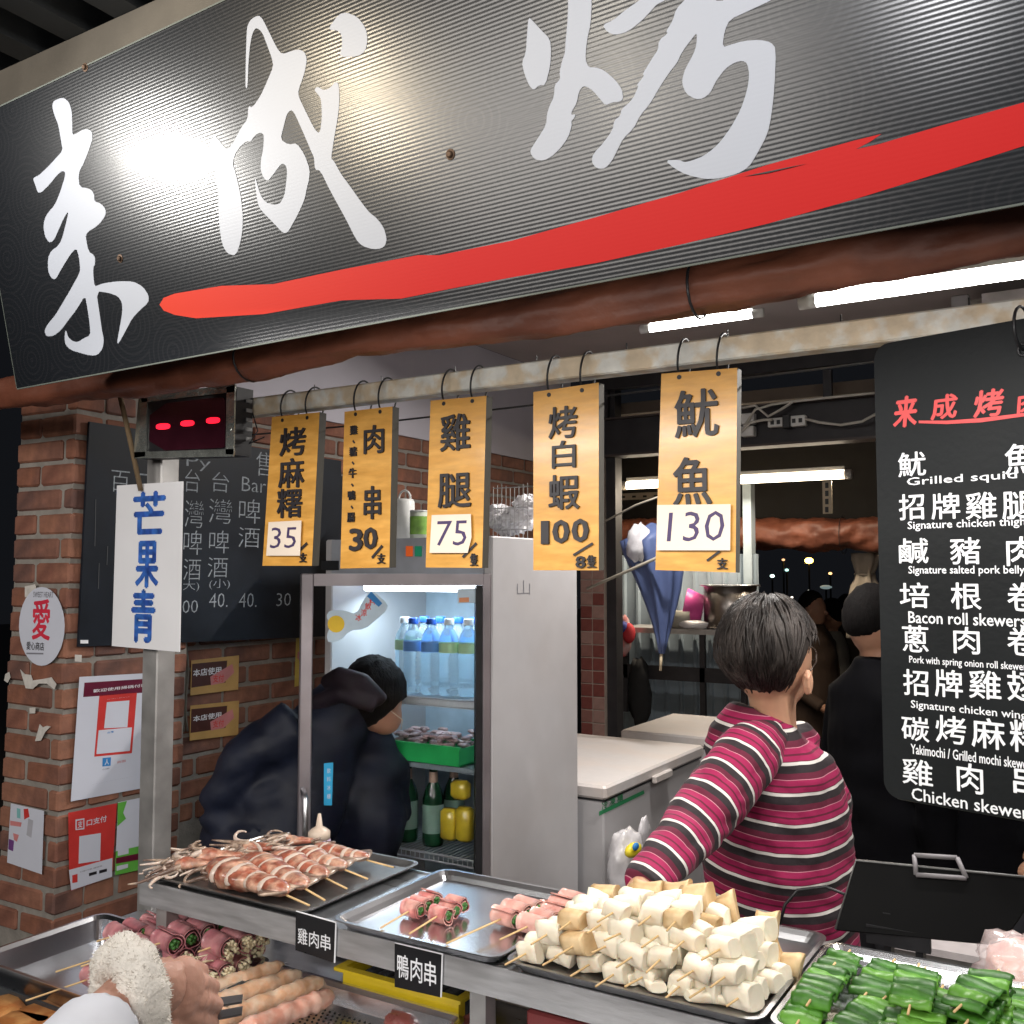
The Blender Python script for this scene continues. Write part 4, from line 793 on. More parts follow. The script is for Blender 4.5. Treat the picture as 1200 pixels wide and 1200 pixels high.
b = MB(); b.box((P(884, 700, Y=YC).x-.05, YC-.04, 0), (P(884, 700, Y=YC).x, YC+.04, P(880, 562, Y=YC).z)); tag(b.build('partition_post', mat('pale_post', (.3, .36, .4), .5)), 'pale blue upright at the right end of the corrugated partition', 'post')
# perforated angle brackets under the tube
pa = mat('slotted_angle', (.5, .42, .3), .5, .3)
def slotted(label, p0, p1, w_, nholes, vertical=False):
    t = thing('slotted_angle', label, 'bracket', (Vector(p0)+Vector(p1))/2, 'slotted steel angles')
    b = MB(); p0, p1 = Vector(p0), Vector(p1)
    if vertical: b.box((p0.x-w_/2, p0.y, p1.z), (p0.x+w_/2, p0.y+.004, p0.z))
    else: b.box((p0.x, p0.y, p0.z-w_/2), (p1.x, p0.y+.004, p0.z+w_/2))
    b.build('strip', pa, t)
    for i in range(nholes):
        q = p0.lerp(p1, (i+.5)/nholes); b = MB(); hx_, hz_ = (w_*.18, w_*.3) if vertical else (w_*.3, w_*.15); b.box((q.x-hx_, p0.y-.002, q.z-hz_), (q.x+hx_, p0.y-.0003, q.z+hz_)); b.build('slot', black_plastic, t)
slotted('cream slotted steel upright below the warm tube lamp', P(969, 564, Y=5.45), P(969, 602, Y=5.45), .05, 4, True)
slotted('cream slotted steel strip lying behind the umbrella handle', P(712, 583, Y=5.45), P(775, 581, Y=5.45), .04, 5)
roll('rolled_curtain', 'brown vinyl curtain rolled up at the far opening', [P(640, 625, Y=6.0), P(1300, 628, Y=6.0)], .105, 9, P(950, 630, Y=6.0))
# black far side under ceiling
b = MB(); b.box((P(640, 600, Y=6.3).x, 6.3, P(900, 612, Y=6.3).z), (P(1500, 600, Y=6.3).x, 6.36, zc+.12)); tag(b.build('far_fascia', mat('far_dark', (.02, .018, .017), .7)), 'dark fascia above the far rolled curtain', 'fascia')
# tied curtain
t = thing('tied_curtain', 'cream curtain gathered and tied beside the far opening', 'curtain', P(1014, 760, Y=6.2))
b = MB(); rings = []
for k in range(14):
    f = k/13; y = 648+f*100; c = P(1014-f*3, y, Y=6.2); wd = .075-.03*math.exp(-((f-.25)/.12)**2)+.02*f
    rings.append([c+Vector((math.cos(a)*wd*(1+.22*math.sin(5*a+f)), math.sin(a)*.04*(1+.25*math.sin(5*a+f)), 0)) for a in [2*PI*i/30 for i in range(30)]])
b.loft(rings); b.build('cloth', mat('cream_cloth', (.42, .36, .29), .85, 0, .15, 14), t, True)
b = MB(); c = P(1013, 673, Y=6.2); b.tube([c+Vector((math.cos(a)*.055, math.sin(a)*.04, 0)) for a in [2*PI*i/16 for i in range(16)]], .008, 6, closed=True); b.build('tie', mat('cream_tie', (.3, .26, .22), .8), t, True)
# night street lights far away
k = 0
for x, y, r_, col, e in ((948, 657, .13, (1, .55, .08), 14), (905, 675, .07, (.7, 1, .9), 3), (922, 668, .06, (.5, .95, .85), 1.6), (973, 672, .055, (1, .5, .2), 2.5), (918, 656, .05, (1, .5, .25), 1.6), (968, 688, .09, (.45, .6, .6), .3), (948, 692, .035, (.8, .8, .7), 1.2), (928, 700, .04, (.8, .7, .6), 3)):
    c = P(x, y, Y=30); b = MB(); b.ball(c, (r_*2 if k == 5 else r_, r_, r_*.7), 12, 8)
    t = thing('distant_lamp', ['large amber street lamp glowing in the night', 'pale green street lamp far left in the night', 'small teal lamp just left of the amber one', 'small orange lamp right of the amber one', 'dim orange lamp upper left in the night', 'dim bluish lit windows low in the night', 'tiny white lamp below the amber one', 'tiny warm lamp lowest over the diners'][k], 'lamp', (c.x, c.y, 0))
    b.build('glow', mat('night_lamp_%d' % k, (.5, .5, .5), .5, emit=col, es=e), t, True)
    b = MB(); b.tube([(c.x, c.y, 0), (c.x, c.y, c.z-r_*.7)], .03, 6); b.build('pole', black_paint, t); k += 1

# ================================================================= UMBRELLA, STRING, FAR SHELF
t = thing('closed_umbrella', 'folded blue umbrella hanging point down from a string', 'umbrella', P(775, 770, Y=3.6))
um = mat('umbrella_blue', (.085, .12, .26), .6, 0, .15, 10, .15, 30); YU = 3.6
# outline widths at heights: y, left x, right x
prof = [(622, 752, 800), (634, 727, 806), (650, 731, 802), (668, 739, 801), (690, 749, 798), (710, 757, 793), (730, 764, 788), (750, 769, 783), (766, 772, 779)]
rings = []; n = 56
for y, a0, a1 in prof:
    c = P((a0+a1)/2, y, Y=YU); r_ = (P(a1, y, Y=YU)-P(a0, y, Y=YU)).length/2
    rings.append([c+Vector((math.cos(a), math.sin(a), 0))*r_*(1-.22*abs(math.sin(4*a+.5+.003*y))) + (Vector((0, 0, .03*math.cos(4*a+1))) if y == 622 else Vector((0, 0, 0))) for a in [2*PI*i/n for i in range(n)]])
b = MB(); b.loft(rings); b.build('canopy', um, t, True)
b = MB(); b.tube([P(775, 765, Y=YU), P(774, 786, Y=YU)], .006, 8); b.build('ferrule', mat('ferrule', (.55, .45, .3), .4), t, True)
b = MB(); b.tube([P(780, 640, Y=YU), P(786, 560, Y=YU)], .009, 8); b.build('shaft', steel_dark, t, True)
b = MB(); b.ball(P(748, 636, Y=YU-.1), (.05, .03, .07), 16, 10, lambda d: 1+.4*noise.noise(d*4)); b.build('crumpled_sleeve', cb_, t, True)
b = MB(); c = P(768, 660, Y=YU); b.tube([c+Vector((math.cos(a)*.098, math.sin(a)*.098, .02*math.cos(a))) for a in [2*PI*i/20 for i in range(20)]], .006, 6, closed=True); b.build('strap', mat('strap_grey', (.3, .3, .3), .6), t, True)
b = MB(); b.tube([P(688, 690, Y=3.5), P(745, 665, Y=3.48), P(800, 640, Y=3.45)], .006, 6); b.tube([P(705, 613, Y=3.55), P(745, 592, Y=3.5), P(800, 572, Y=3.45)], .004, 6); tag(b.build('string', mat('twine', (.35, .32, .26), .8), None, True), 'grey twine holding the blue umbrella up', 'string')
YS = 5.35
t = thing('wall_shelf', 'dark cluttered shelf along the corrugated partition', 'shelf', P(800, 735, Y=YS))
zsf = P(800, 737, Y=YS).z; xs0, xs1 = P(722, 740, Y=YS).x, P(872, 730, Y=YS).x
b = MB(); b.box((xs0, YS, zsf-.03), (xs1, YS+.36, zsf)); b.build('board', steel_dark, t)
b = MB(); b.box((xs0, YS+.02, zsf-.30), (xs1, YS+.05, zsf-.22)); b.build('lower_rail', dark_steel, t)
for px in (728, 818, 866): b = MB(); x = P(px, 760, Y=YS).x; b.box((x, YS+.02, zsf-.5), (x+.03, YS+.05, zsf-.031)); b.build('bracket', dark_steel, t)
b = MB(); x = P(740, 760, Y=YS-.02).x; b.ball((x+.05, YS-.02, zsf-.38), (.07, .05, .2), 16, 12, lambda d: 1+.3*noise.noise(d*3)); tag(b.build('hanging_cloth', mat('black_cloth', (.012, .012, .013), .9), None, True), 'black rag hanging below the cluttered shelf', 'cloth')
def rotlathe(name, label, cat, c, prof, m, M=None, parts=()):
    t = thing(name, label, cat, c); b = MB(); b.lathe(prof, 28, Matrix.Translation(c)@(M or Matrix())); b.build('body', m, t, True)
    for nm, pf, mm in parts: b = MB(); b.lathe(pf, 28, Matrix.Translation(c)@(M or Matrix())); b.build(nm, mm, t, True)
    return t
c = Vector((P(856, 730, Y=YS+.15).x, YS+.15, zsf)); hpot = P(856, 686, Y=YS+.15).z-zsf
rotlathe('stock_pot', 'large steel stock pot on the cluttered shelf', 'pot', c, [(.13, 0), (.15, .01), (.15, hpot), (.143, hpot), (.143, .02)], mat('pot_steel', (.33, .3, .28), .35, 1, .2, 8), None, [('rim', [(.15, hpot-.006), (.17, hpot-.004), (.17, hpot+.004), (.15, hpot+.004)], steel)])
c = P(812, 714, Y=YS+.12); pk = mat('pink_plastic', (.6, .08, .3), .35)
rotlathe('pink_basin', 'bright pink plastic basin lying on its side on the shelf', 'basin', c, [(.02, -.05), (.085, -.05), (.11, .05), (.115, .05), (.115, .042), (.09, -.056)], pk, Matrix.Rotation(-PI/2.3, 4, 'Y')@Matrix.Rotation(.3, 4, 'X'))
c = Vector((P(797, 730, Y=YS+.06).x, YS+.06, zsf)); rotlathe('grey_bowl', 'grey bowl in front of the pink basin', 'bowl', c, [(.05, 0), (.07, .02), (.09, .1), (.083, .1), (.06, .02)], mat('bowl_grey', (.3, .29, .25), .5))
b = MB(); b.ball(P(812, 732, Y=YS), (.09, .04, .025), 16, 8, lambda d: 1+.4*noise.noise(d*4)); tag(b.build('crumpled_bag', cb_, None, True), 'crumpled white bag on the shelf edge', 'bag')
t = thing('small_flag_bag', 'red white and blue striped cloth at the left of the shelf', 'cloth', P(733, 760, Y=YS-.03)); b = MB(); b.ball(P(731, 745, Y=YS-.03), (.05, .03, .12), 14, 12, lambda d: 1+.2*noise.noise(d*3)); b.build('white_cloth', mat('pale_stripes', (.4, .3, .3), .8, col2=(.45, .1, .1), mixs=12), t, True); b = MB(); b.ball(P(737, 742, Y=YS-.06), (.04, .03, .06), 14, 12); b.build('red_cloth', mat('cloth_red', (.45, .03, .04), .7), t, True)
b = MB(); b.ball(P(730, 735, Y=YS-.07), (.035, .03, .035), 12, 9); b.build('blue_cloth', mat('cloth_blue', (.03, .04, .2), .7), t, True)
# rear counter and wall at right
b = MB(); xw = P(1147, 980, Y=3.9).x; b.box((xw, 3.9, 0), (xw+2, 4.0, 2.6)); tag(b.build('rear_stone_wall', stone), 'stained stone wall beyond the menu board', 'wall')
b = MB(); b.box((xw-.03, 3.8, 0), (xw+.03, 3.86, 2.6), bev=.005); tag(b.build('chrome_post', steel), 'shiny steel post at the end of the stone wall', 'post')
b = MB(); xw2 = P(1170, 980, Y=3.84).x; b.box((xw2, 3.83, 0), (xw2+.5, 3.89, 2.6)); tag(b.build('pale_panel', mat('pale_panel', (.5, .46, .44), .6, 0, .2, 12, .1, 20, col2=(.6, .55, .55), mixs=14)), 'pale mottled panel leaning on the stone wall', 'panel')
zc2 = P(1090, 1108, Y=2.9).z; xk0, xk1 = P(1043, 1110, Y=2.9).x, P(1155, 1110, Y=2.9).x
t = thing('rear_counter', 'steel counter with a white tray behind the tablet', 'counter', ((xk0+xk1)/2, 3.1, 0))
b = MB(); b.box((xk0, 2.9, 0), (xk1, 3.4, zc2-.02), bev=.005); b.build('cabinet', steel_dark, t); b = MB(); b.box((xk0-.01, 2.88, zc2-.019), (xk1+.01, 3.42, zc2)); b.build('top', mat('worktop_pale', (.6, .55, .55), .4), t)

# ================================================================= STALL COUNTER
SY0, SY1 = 1.33, 1.655; SZ = .987
t = thing('stall_counter', 'stainless steel stall counter with an upper shelf over lower trays', 'counter', (-.7, 1.3, 0))
sx0 = P(172, 1030, Z=SZ).x
b = MB(); b.box((sx0, SY0, SZ-.012), (1.0, SY1, SZ)); b.build('upper_shelf', steel, t)
b = MB(); b.box((sx0-.002, SY0-.004, SZ-.045), (1.0, SY0-.0005, SZ+.002)); b.build('front_lip', mat('lip_steel', (.5, .5, .51), .42, .65, .2, 12, .08, 60, stretch=(1, 8, 8)), t)
b = MB(); b.box((sx0, SY1+.0005, SZ-.04), (1.0, SY1+.006, SZ+.004)); b.build('rear_lip', steel, t)
for x in (sx0+.02, -.9, -.2, .6):
    for y in (SY0+.02, SY1-.045): b = MB(); b.box((x, y, 0), (x+.03, y+.03, SZ-.013)); b.build('leg', steel_dark, t)
LZ = .80
b = MB(); b.box((-2.0, 1.135, LZ-.02), (1.0, 1.62, LZ)); b.build('lower_deck', steel, t)
b = MB(); b.box((-2.0, 1.130, LZ-.022), (1.0, 1.1345, LZ+.018)); b.build('lower_front', mat('dark_front', (.1, .11, .12), .4, .7), t)
b = MB(); b.box((-1.95, 1.15, 0), (1.0, 1.5, LZ-.031)); b.build('cart_body', steel_dark, t)
b = MB(); b.box((-1.25, 1.60, LZ+.002), (.2, 1.618, LZ+.15)); b.build('storage_box', mat('beige_box', (.42, .36, .32), .6, 0, .1, 8), t)
# small black name plates
PF = Frame((0, SY0-.006, 0), (1, 0, 0), (0, 0, 1))
def plate(label, q, txt, LL, UR):
    t = thing('name_plate', label, 'label', PF.pt(*q[3])); mb = MB(); mb.poly(PF, q, .0, .002); mb.build('plate', mat('plate_black', (.012, .012, .014), .3), t)
    q2 = [(q[0][0], q[0][1]-1), (q[1][0]+1.3, q[1][1]-1), (q[2][0]+1.3, q[2][1]), (q[2][0], q[2][1]), (q[1][0], q[1][1]), (q[0][0], q[0][1])]
    mb = MB(); mb.poly(PF, q2, -.0, .0018); mb.build('plate_edge', white_paint, t)
    x0, y0 = LL; x1, y1 = UR; n = len(txt)
    a0, b0 = PF.px(*LL); a1, b1 = PF.px(*UR)
    for i, c in enumerate(txt):
        wd = (a1-a0)/n; mb = MB(); text(mb, PF, c, a0+wd*i+wd*.08, b0, a0+wd*(i+1)-wd*.08, b1, .0024, .008, px=False); mb.build('printed_character', white_paint, t)
za2 = lambda l: sc(l, 170, 960, 4)
plate('black name plate on the shelf edge under the squid', za2([(710,432),(895,485),(888,672),(708,612)]), '雞肉串', *za2([(716,578), (878,545)]))
plate('black name plate on the shelf edge under the bacon rolls', sc([(190,915),(355,955),(350,1105),(190,1068)], 400, 800, 3), '鴨肉串', *sc([(196,1032), (340,985)], 400, 800, 3))

# ---------------------------------------------------------------- trays
def tray(name, label, x0, x1, y0, y1, z, h=.022, m=None, rot=0, perf=False, group=None, cat='tray'):
    t = thing(name, label, cat, ((x0+x1)/2, (y0+y1)/2, z), group); m = m or steel_tray
    cx, cy = (x0+x1)/2, (y0+y1)/2; M = Matrix.Translation((cx, cy, z))@Matrix.Rotation(rot, 4, 'Z')
    def rr(ix, zz, r=.025): return [M@Vector((a, b_, zz)) for a, b_ in rrect(-(x1-x0)/2+ix, -(y1-y0)/2+ix, (x1-x0)/2-ix, (y1-y0)/2-ix, max(.004, r-ix*.5), 5)]
    b = MB(); b.loft([rr(.014, .0), rr(.004, h-.003), rr(-.004, h-.001), rr(-.004, h+.001), rr(.003, h+.001), rr(.010, h-.006), rr(.0165, .0025)]); b.build('pan', m, t, False)
    o = t.children[-1] if t.children else None
    if perf:
        hole = mat('hole_dark', (.02, .02, .02), .8); me = bpy.data.meshes.new('hole'); bb = MB(); bb.lathe([(.0022, 0), (.0022, .0006)], 8); me.from_pydata(bb.v, [], bb.f); me.materials.append(hole)
        xs_ = int((x1-x0-.05)/.0115); ys_ = int((y1-y0-.05)/.0115); b = MB(); cnt = 0
        for i in range(xs_):
            for j in range(ys_):
                p = M@Vector((-(x1-x0)/2+.028+i*.0115+(j % 2)*.005, -(y1-y0)/2+.028+j*.0115, .0028))
                q = pxof(p)
                if cnt < 290 and q[0] > 360 and q[1] < 1215: o = bpy.data.objects.new('perforation', me); C.objects.link(o); o.location = p; bpy_parent(o, t); cnt += 1
                else: b.lathe([(.0022, 0), (.0022, .0006)], 8, Matrix.Translation(p))
        if b.v: b.build('perforations', hole, t, kind='stuff')
    return t
dark_tray = mat('blackened_tray', (.3, .3, .3), .36, .9, .4, 10, .1)
TZ = SZ+.003
tray('squid_tray', 'shallow blackened steel tray under the squid at the left end', sx0+.0, -1.24, SY0-.004, SY1+.02, TZ, .012, dark_tray)
tray('bacon_roll_tray', 'bright steel tray holding the bacon and green pepper rolls', -1.165, -.83, SY0-.012, SY1+.0, TZ, .016)
tray('mushroom_tray', 'dark bottomed tray under the pile of mushroom skewers', -.815, -.418, SY0-.012, SY1+.03, TZ, .016, mat('used_tray', (.36, .36, .37), .3, 1, .2, 8))
tray('pepper_tray', 'bright steel tray full of green pepper skewers', -.405, .04, SY0-.008, SY1+.0, TZ, .016)
TL = LZ+.0
tray('enoki_tray', 'deep steel tray of enoki bacon rolls at the lower left', -1.93, -1.415, 1.14, 1.43, TL+.0, .05, steel_tray)
tray('perforated_tray', 'perforated steel tray with pale chicken skewers', -1.40, -.955, 1.10, 1.425, TL+.012, .035, steel_tray, perf=True)
tray('meat_tray', 'steel tray with raw meat at the bottom edge of the photo', -.945, -.55, 1.0, 1.40, TL+.0, .04, steel_tray)
# yellow basket
t = thing('yellow_basket', 'yellow plastic basket with dark food packs under the shelf', 'basket', P(478, 1150, Z=.83))
yb = mat('basket_yellow', (.68, .5, .02), .35); c0 = P(405, 1128, Z=.87); 
bx0, bx1, by0, by1 = -1.42, -1.10, 1.46, 1.62
q0 = P(402, 1136, Z=.865); bx0, by0 = q0.x, q0.y; bx1 = P(548, 1166, Z=.865).x; by1 = by0+.15
b = MB()
for i in range(2):
    b.box((bx0, by0+i*(by1-by0), .823), (bx1, by0+i*(by1-by0)+.006, .865)); b.box((bx0+i*(bx1-bx0-.006), by0+.0065, .823), (bx0+i*(bx1-bx0-.006)+.006, by1-.0005, .865))
b.box((bx0-.012, by0-.012, .865), (bx1+.012, by0+.004, .871)); b.box((bx0-.012, by1-.004, .865), (bx1+.012, by1+.012, .871)); b.box((bx0-.012, by0+.0045, .865), (bx0+.004, by1-.0045, .871)); b.box((bx1-.004, by0+.0045, .865), (bx1+.012, by1-.0045, .871))
b.box((bx0+.0065, by0+.0065, .823), (bx1-.0065, by1-.0005, .827)); b.build('shell', yb, t)
for i in range(8):
    b = MB(); x = bx0+.03+i*.03; b.box((x, by0+.02, .828), (x+.024, by1-.02, .862), bev=.003); b.build('food_pack', mat('dark_pack', (.05, .055, .06), .25, 0, .3, 30, .3, 30), t)

# ================================================================= FOOD
bacon = mat('bacon_pink', (.52, .17, .16), .35, 0, .25, 60, .3, 90, col2=(.66, .34, .29), mixs=45, coat=.3, sss=.1)
bacon2 = mat('ham_pink', (.46, .165, .19), .38, 0, .2, 50, .3, 80, col2=(.58, .26, .27), mixs=30, coat=.25, sss=.1)
greens = mat('green_filling', (.05, .16, .03), .4, 0, .4, 60)
enoki_m = mat('enoki_cream', (.72, .62, .42), .5, 0, .1, 60, sss=.1)
def stick(b, p, q, r=.0017): b.tube([p, Vector(p).lerp(Vector(q), .5), q], r, 6)
def spiral_roll(b, c, axis, L, R, turns=1.6, th=.0024, seed=0):
    axis = Vector(axis).normalized(); u = axis.orthogonal().normalized(); v = axis.cross(u); n = 34; pr = []
    for i in range(n+1):
        a = turns*2*PI*i/n+seed; r = R*(1-.45*(1-i/n))*(1+.06*math.sin(3*a+seed)); pr.append((a, r))
    vs = []
    for s in range(5):
        w_ = (s-2)/2*L/2
        for a, r in pr:
            wob = 1+.06*noise.noise(Vector((a*1.2+seed*3, w_*80, seed)))
            vs.append(c+axis*(w_+.0015*math.sin(a*3+seed))+(u*math.cos(a)+v*math.sin(a))*r*wob)
    m = n+1; fs = []
    for s in range(4):
        for i in range(n): fs.append((s*m+i, s*m+i+1, (s+1)*m+i+1, (s+1)*m+i))
    # thickness: inner copy
    o = len(vs); vs2 = []
    for s in range(5):
        w_ = (s-2)/2*L/2
        for (a, r), k in zip(pr, range(m)):
            p = Vector(vs[s*m+k]); d = (u*math.cos(a)+v*math.sin(a)); vs2.append(p-d*th)
    fs2 = [tuple(reversed([i+o for i in f])) for f in fs]
    ed = [(i, i+1, i+1+o, i+o) for i in range(n)]+[(4*m+i+1, 4*m+i, 4*m+i+o, 4*m+i+1+o) for i in range(n)]
    ed += [(s*m+n, (s+1)*m+n, (s+1)*m+n+o, s*m+n+o) for s in range(4)]
    b.add(vs+vs2, fs+fs2+ed)
def roll_skewer(label, base, ax, across, nroll, R, L, stick_len, m, fill, group, gap=None, fillm=None, cat='skewer', name='bacon_roll_skewer', enoki=False, seed=0):
    """rolls side by side along 'ax' (the stick); each roll's own axis points 'across'"""
    base = Vector(base); ax = Vector(ax).normalized(); across = Vector(across).normalized()
    t = thing(name, label, cat, base, group); gap = gap or R*1.75
    end = base+ax*(gap*nroll)
    b = MB(); stick(b, base-ax*stick_len, end+ax*.008); b.build('stick', bamboo, t, True)
    for i in range(nroll):
        c = base+ax*(gap*(i+.5))+Vector((0, 0, random.uniform(-.001, .001)))
        b = MB(); spiral_roll(b, c, across, L*random.uniform(.92, 1.05), R*random.uniform(.95, 1.08), seed=seed+i*1.7); r_ = b.build('meat_roll', m, t, True)
        b = MB()
        if enoki:
            for k in range(26):
                a, rr = random.uniform(0, 2*PI), R*.62*math.sqrt(random.random()); u = across.orthogonal().normalized(); v = across.cross(u); o = c+u*rr*math.cos(a)+v*rr*math.sin(a)
                e = o+across*(L*.5+random.uniform(.004, .014))+Vector((random.uniform(-.002, .002), 0, random.uniform(-.003, .003)))
                b.tube([o-across*L*.4, e], .0011, 5); b.ball(e, random.uniform(.0026, .0042), 7, 5)
            b.build('enoki_bunch', enoki_m, t, True)
        else:
            for k in range(5):
                a = 2*PI*k/5+seed; u = across.orthogonal().normalized(); v = across.cross(u); o = c+(u*math.cos(a)+v*math.sin(a))*R*.28
                b.tube([o-across*L*.55, o+across*L*random.uniform(.5, .56)], .0036, 7)
            b.build('green_filling', fillm or greens, t, True)
    return t
TS = TZ+.004
# bacon rolls on upper tray
def ground(px, py, z): return P(px, py, Z=z)
AX = Vector((.55, .83, 0)); AC = Vector((.9, -.42, 0))
i = 0
for (px, py), lab, n_ in (((487,1066), 'bacon roll skewer at the left of the pair on the bright tray', 3), ((520,1072), 'bacon roll skewer at the right of the pair, green pepper showing', 3)):
    roll_skewer(lab, P(px-8, py+2, Z=TS+.016), (-.1, 1, 0), (1, -.1, 0), n_, .016, .036, .09, bacon, greens, 'bacon roll skewers', seed=i*2); i += 1
# chicken-wrapped spring onion rolls
pork = mat('raw_pork', (.6, .28, .24), .3, 0, .2, 40, .3, 60, col2=(.68, .4, .34), mixs=30, coat=.4, sss=.12)
for (px, py), lab, sl in (((585,1078), 'pork and spring onion skewer beside the mushrooms, its stick longest', .13), ((618,1086), 'pork and spring onion skewer almost touching the mushroom pile', .07), ((640,1070), 'pork and spring onion skewer behind the others near the mushrooms', .03)):
    roll_skewer(lab, P(px, py, Z=TS+.018), (.15, 1, .02), (1, -.15, 0), 3, .018, .05, sl, pork, greens, 'pork and spring onion skewers', seed=i*2, name='pork_roll_skewer'); i += 1
# enoki bacon rolls, lower left
base_z = TL+.03
spots = [((262,1112), 3, .01), ((218,1108), 3, .01), ((178,1098), 3, .02), ((245,1132), 3, .0), ((150,1104), 3, .01), ((205,1092), 3, .045), ((268,1096), 3, .04), ((120,1135), 2, 0), ((150,1084), 3, .03), ((188,1080), 3, .03), ((226,1082), 3, .04)]
for k, ((px, py), n_, dz) in enumerate(spots):
    lab = ['ham and enoki skewer facing the tongs, cut ends outward', 'ham roll skewer in the middle of the lower heap', 'ham roll skewer on the back left of the heap', 'loose short ham and enoki skewer behind the hand', 'ham roll skewer at the left edge of the heap', 'ham roll skewer lying on top of the heap at the back', 'ham and enoki skewer on top at the right of the heap', 'small ham skewer hidden behind the white scrunchie', 'ham roll skewer at the back left corner of the heap', 'ham roll skewer at the very back, second from the left', 'ham roll skewer at the very back, under the shelf edge'][k]
    roll_skewer(lab, P(px-20, py+14, Z=base_z+.016+dz), (.12, 1, 0), (1, -.2, 0), n_, .0215, .066, .11 if k in (2, 4, 7) else .03, bacon2, greens, 'ham and enoki skewers', enoki=k in (0, 1, 3, 6), seed=k*3+1, name='enoki_roll_skewer')
# stray enoki strands
b = MB()
for k in range(7):
    p = P(232+random.uniform(0, 25), 1125+random.uniform(0, 14), Z=base_z+.03); b.tube([p, p+Vector((random.uniform(-.03, .03), random.uniform(-.02, .02), .006)), p+Vector((random.uniform(-.04, .04), random.uniform(-.03, .03), 0))], .0014, 5)
tag(b.build('enoki_strands', enoki_m, None, True), 'loose enoki strands lying by the hand', 'mushrooms', kind='stuff')
# chicken skewers (perforated tray)
chick = mat('raw_chicken', (.8, .47, .28), .35, 0, .15, 40, 1.0, 50, col2=(.84, .62, .45), mixs=35, coat=.3, sss=.2)
chick2 = mat('raw_chicken_pink', (.7, .33, .24), .35, 0, .2, 40, .7, 40, col2=(.75, .47, .37), mixs=35, coat=.3, sss=.2)
cs = [((232,1165),(332,1133),'back'), ((240,1180),(352,1142),'second'), ((252,1197),(378,1150),'third'), ((290,1206),(390,1166),'front')]
for k, (a, c_, nm) in enumerate(cs):
    zz = TL+.042; p, q = P(*a, Z=zz), P(*c_, Z=zz); p = p-(q-p)*.15
    t = thing('chicken_skewer', 'long raw chicken skewer, %s of the four in the perforated tray' % nm, 'skewer', p, 'raw chicken skewers')
    b = MB(); pts = []; rs = []
    for i in range(30): f = i/29; pts.append(p.lerp(q, f)+Vector((.002*noise.noise(Vector((i*.7, k, 0))), 0, .003*noise.noise(Vector((i*.5, k, 5)))))); rs.append((.0165+.004*noise.noise(Vector((i*.8, k*3, 2))))*(min(1, .45+6*min(f, 1-f))))
    rings = []; n = 14
    for i in range(30):
        tt = (pts[min(29, i+1)]-pts[max(0, i-1)]).normalized(); u = tt.orthogonal().normalized(); v = tt.cross(u)
        rings.append([pts[i]+(u*math.cos(a_)+v*math.sin(a_))*rs[i]*(1+.2*noise.noise(Vector((math.cos(a_)*2+k, math.sin(a_)*2, i*.6)))+.14*noise.noise(Vector((math.cos(a_)*5+k, math.sin(a_)*5, i*1.7)))) for a_ in [2*PI*j/n for j in range(n)]])
    b.loft(rings); b.build('minced_chicken', chick2 if k == 3 else chick, t, True)
    b = MB(); stick(b, p-(q-p)*.25, p.lerp(q, .2)); b.build('stick', bamboo, t, True)
# some meat in third tray
b = MB(); 
for k, (px, py) in enumerate(((470,1196), (545,1198))):
    b = MB(); b.ball(P(px, py, Z=TL+.02), (.03, .03, .015), 16, 10, lambda d: 1+.3*noise.noise(d*3+Vector((k, 0, 0)))); tag(b.build('meat_piece', mat('dark_meat', (.3, .09, .08), .3, 0, .3, 40, coat=.5), None, True), ['dark red meat piece in the perforated tray at the bottom edge', 'brown meat piece in the next tray at the bottom edge'][k], 'meat')
# mushrooms
mush_w = mat('mushroom_white', (.80, .73, .59), .6, 0, .08, 30, .35, 45, sss=.25, col2=(.68, .53, .34), mixs=14, rp=(.56, .72)); mush_t = mat('mushroom_tan', (.5, .33, .16), .6, 0, .2, 25, .15, 50, col2=(.64, .48, .28), mixs=20, sss=.1)
def mushroom_chunk_mesh(kind, seed):
    """short cut piece of king oyster stem lying across the stick, x = across, y = along the stick; cut faces front and back"""
    b = MB(); rings = []; n = 16; W = .046; 
    for k in range(7):
        f = k/6; x = (f-.5)*W; ring = []
        rz = .0155*(1+.10*math.sin(seed+f*3)); ry = .0150*(1+.08*math.cos(seed*2+f*4))
        if k in (0, 6): rz *= .95; ry *= .95
        if kind == 'cap': rz *= .8+.75*max(0, f-.25); ry *= .9+.4*max(0, f-.3)
        for i in range(n):
            a = 2*PI*i/n; c_, s_ = math.cos(a), math.sin(a); sq = (abs(c_)**7+abs(s_)**7)**(-1/7)
            q = 1+.11*noise.noise(Vector((c_*1.5+seed, s_*1.5, f*2)))+.04*noise.noise(Vector((c_*5+seed, s_*5, f*6)))
            ring.append(Vector((x+.0045*math.sin(a+seed)*(1 if k in (0, 6) else .4), c_*ry*sq*q, s_*rz*(sq*.5+.5)*q)))
        rings.append(ring)
    b.loft(rings); me = bpy.data.meshes.new('mushroom_chunk'); me.from_pydata(b.v, [], b.f); me.materials.append(mush_t if kind == 'cap' else mush_w if kind == 'w' else mush_t)
    me.polygons.foreach_set('use_smooth', [len(p.vertices) == 4 for p in me.polygons]); return me
ch_w = [mushroom_chunk_mesh('w', s) for s in range(8)]; ch_t = [mushroom_chunk_mesh('t', s+20) for s in range(3)]; ch_c = [mushroom_chunk_mesh('cap', s+40) for s in range(4)]
ORD = ['first', 'second', 'third', 'fourth', 'fifth', 'sixth', 'seventh', 'eighth', 'ninth', 'tenth', 'eleventh', 'twelfth']
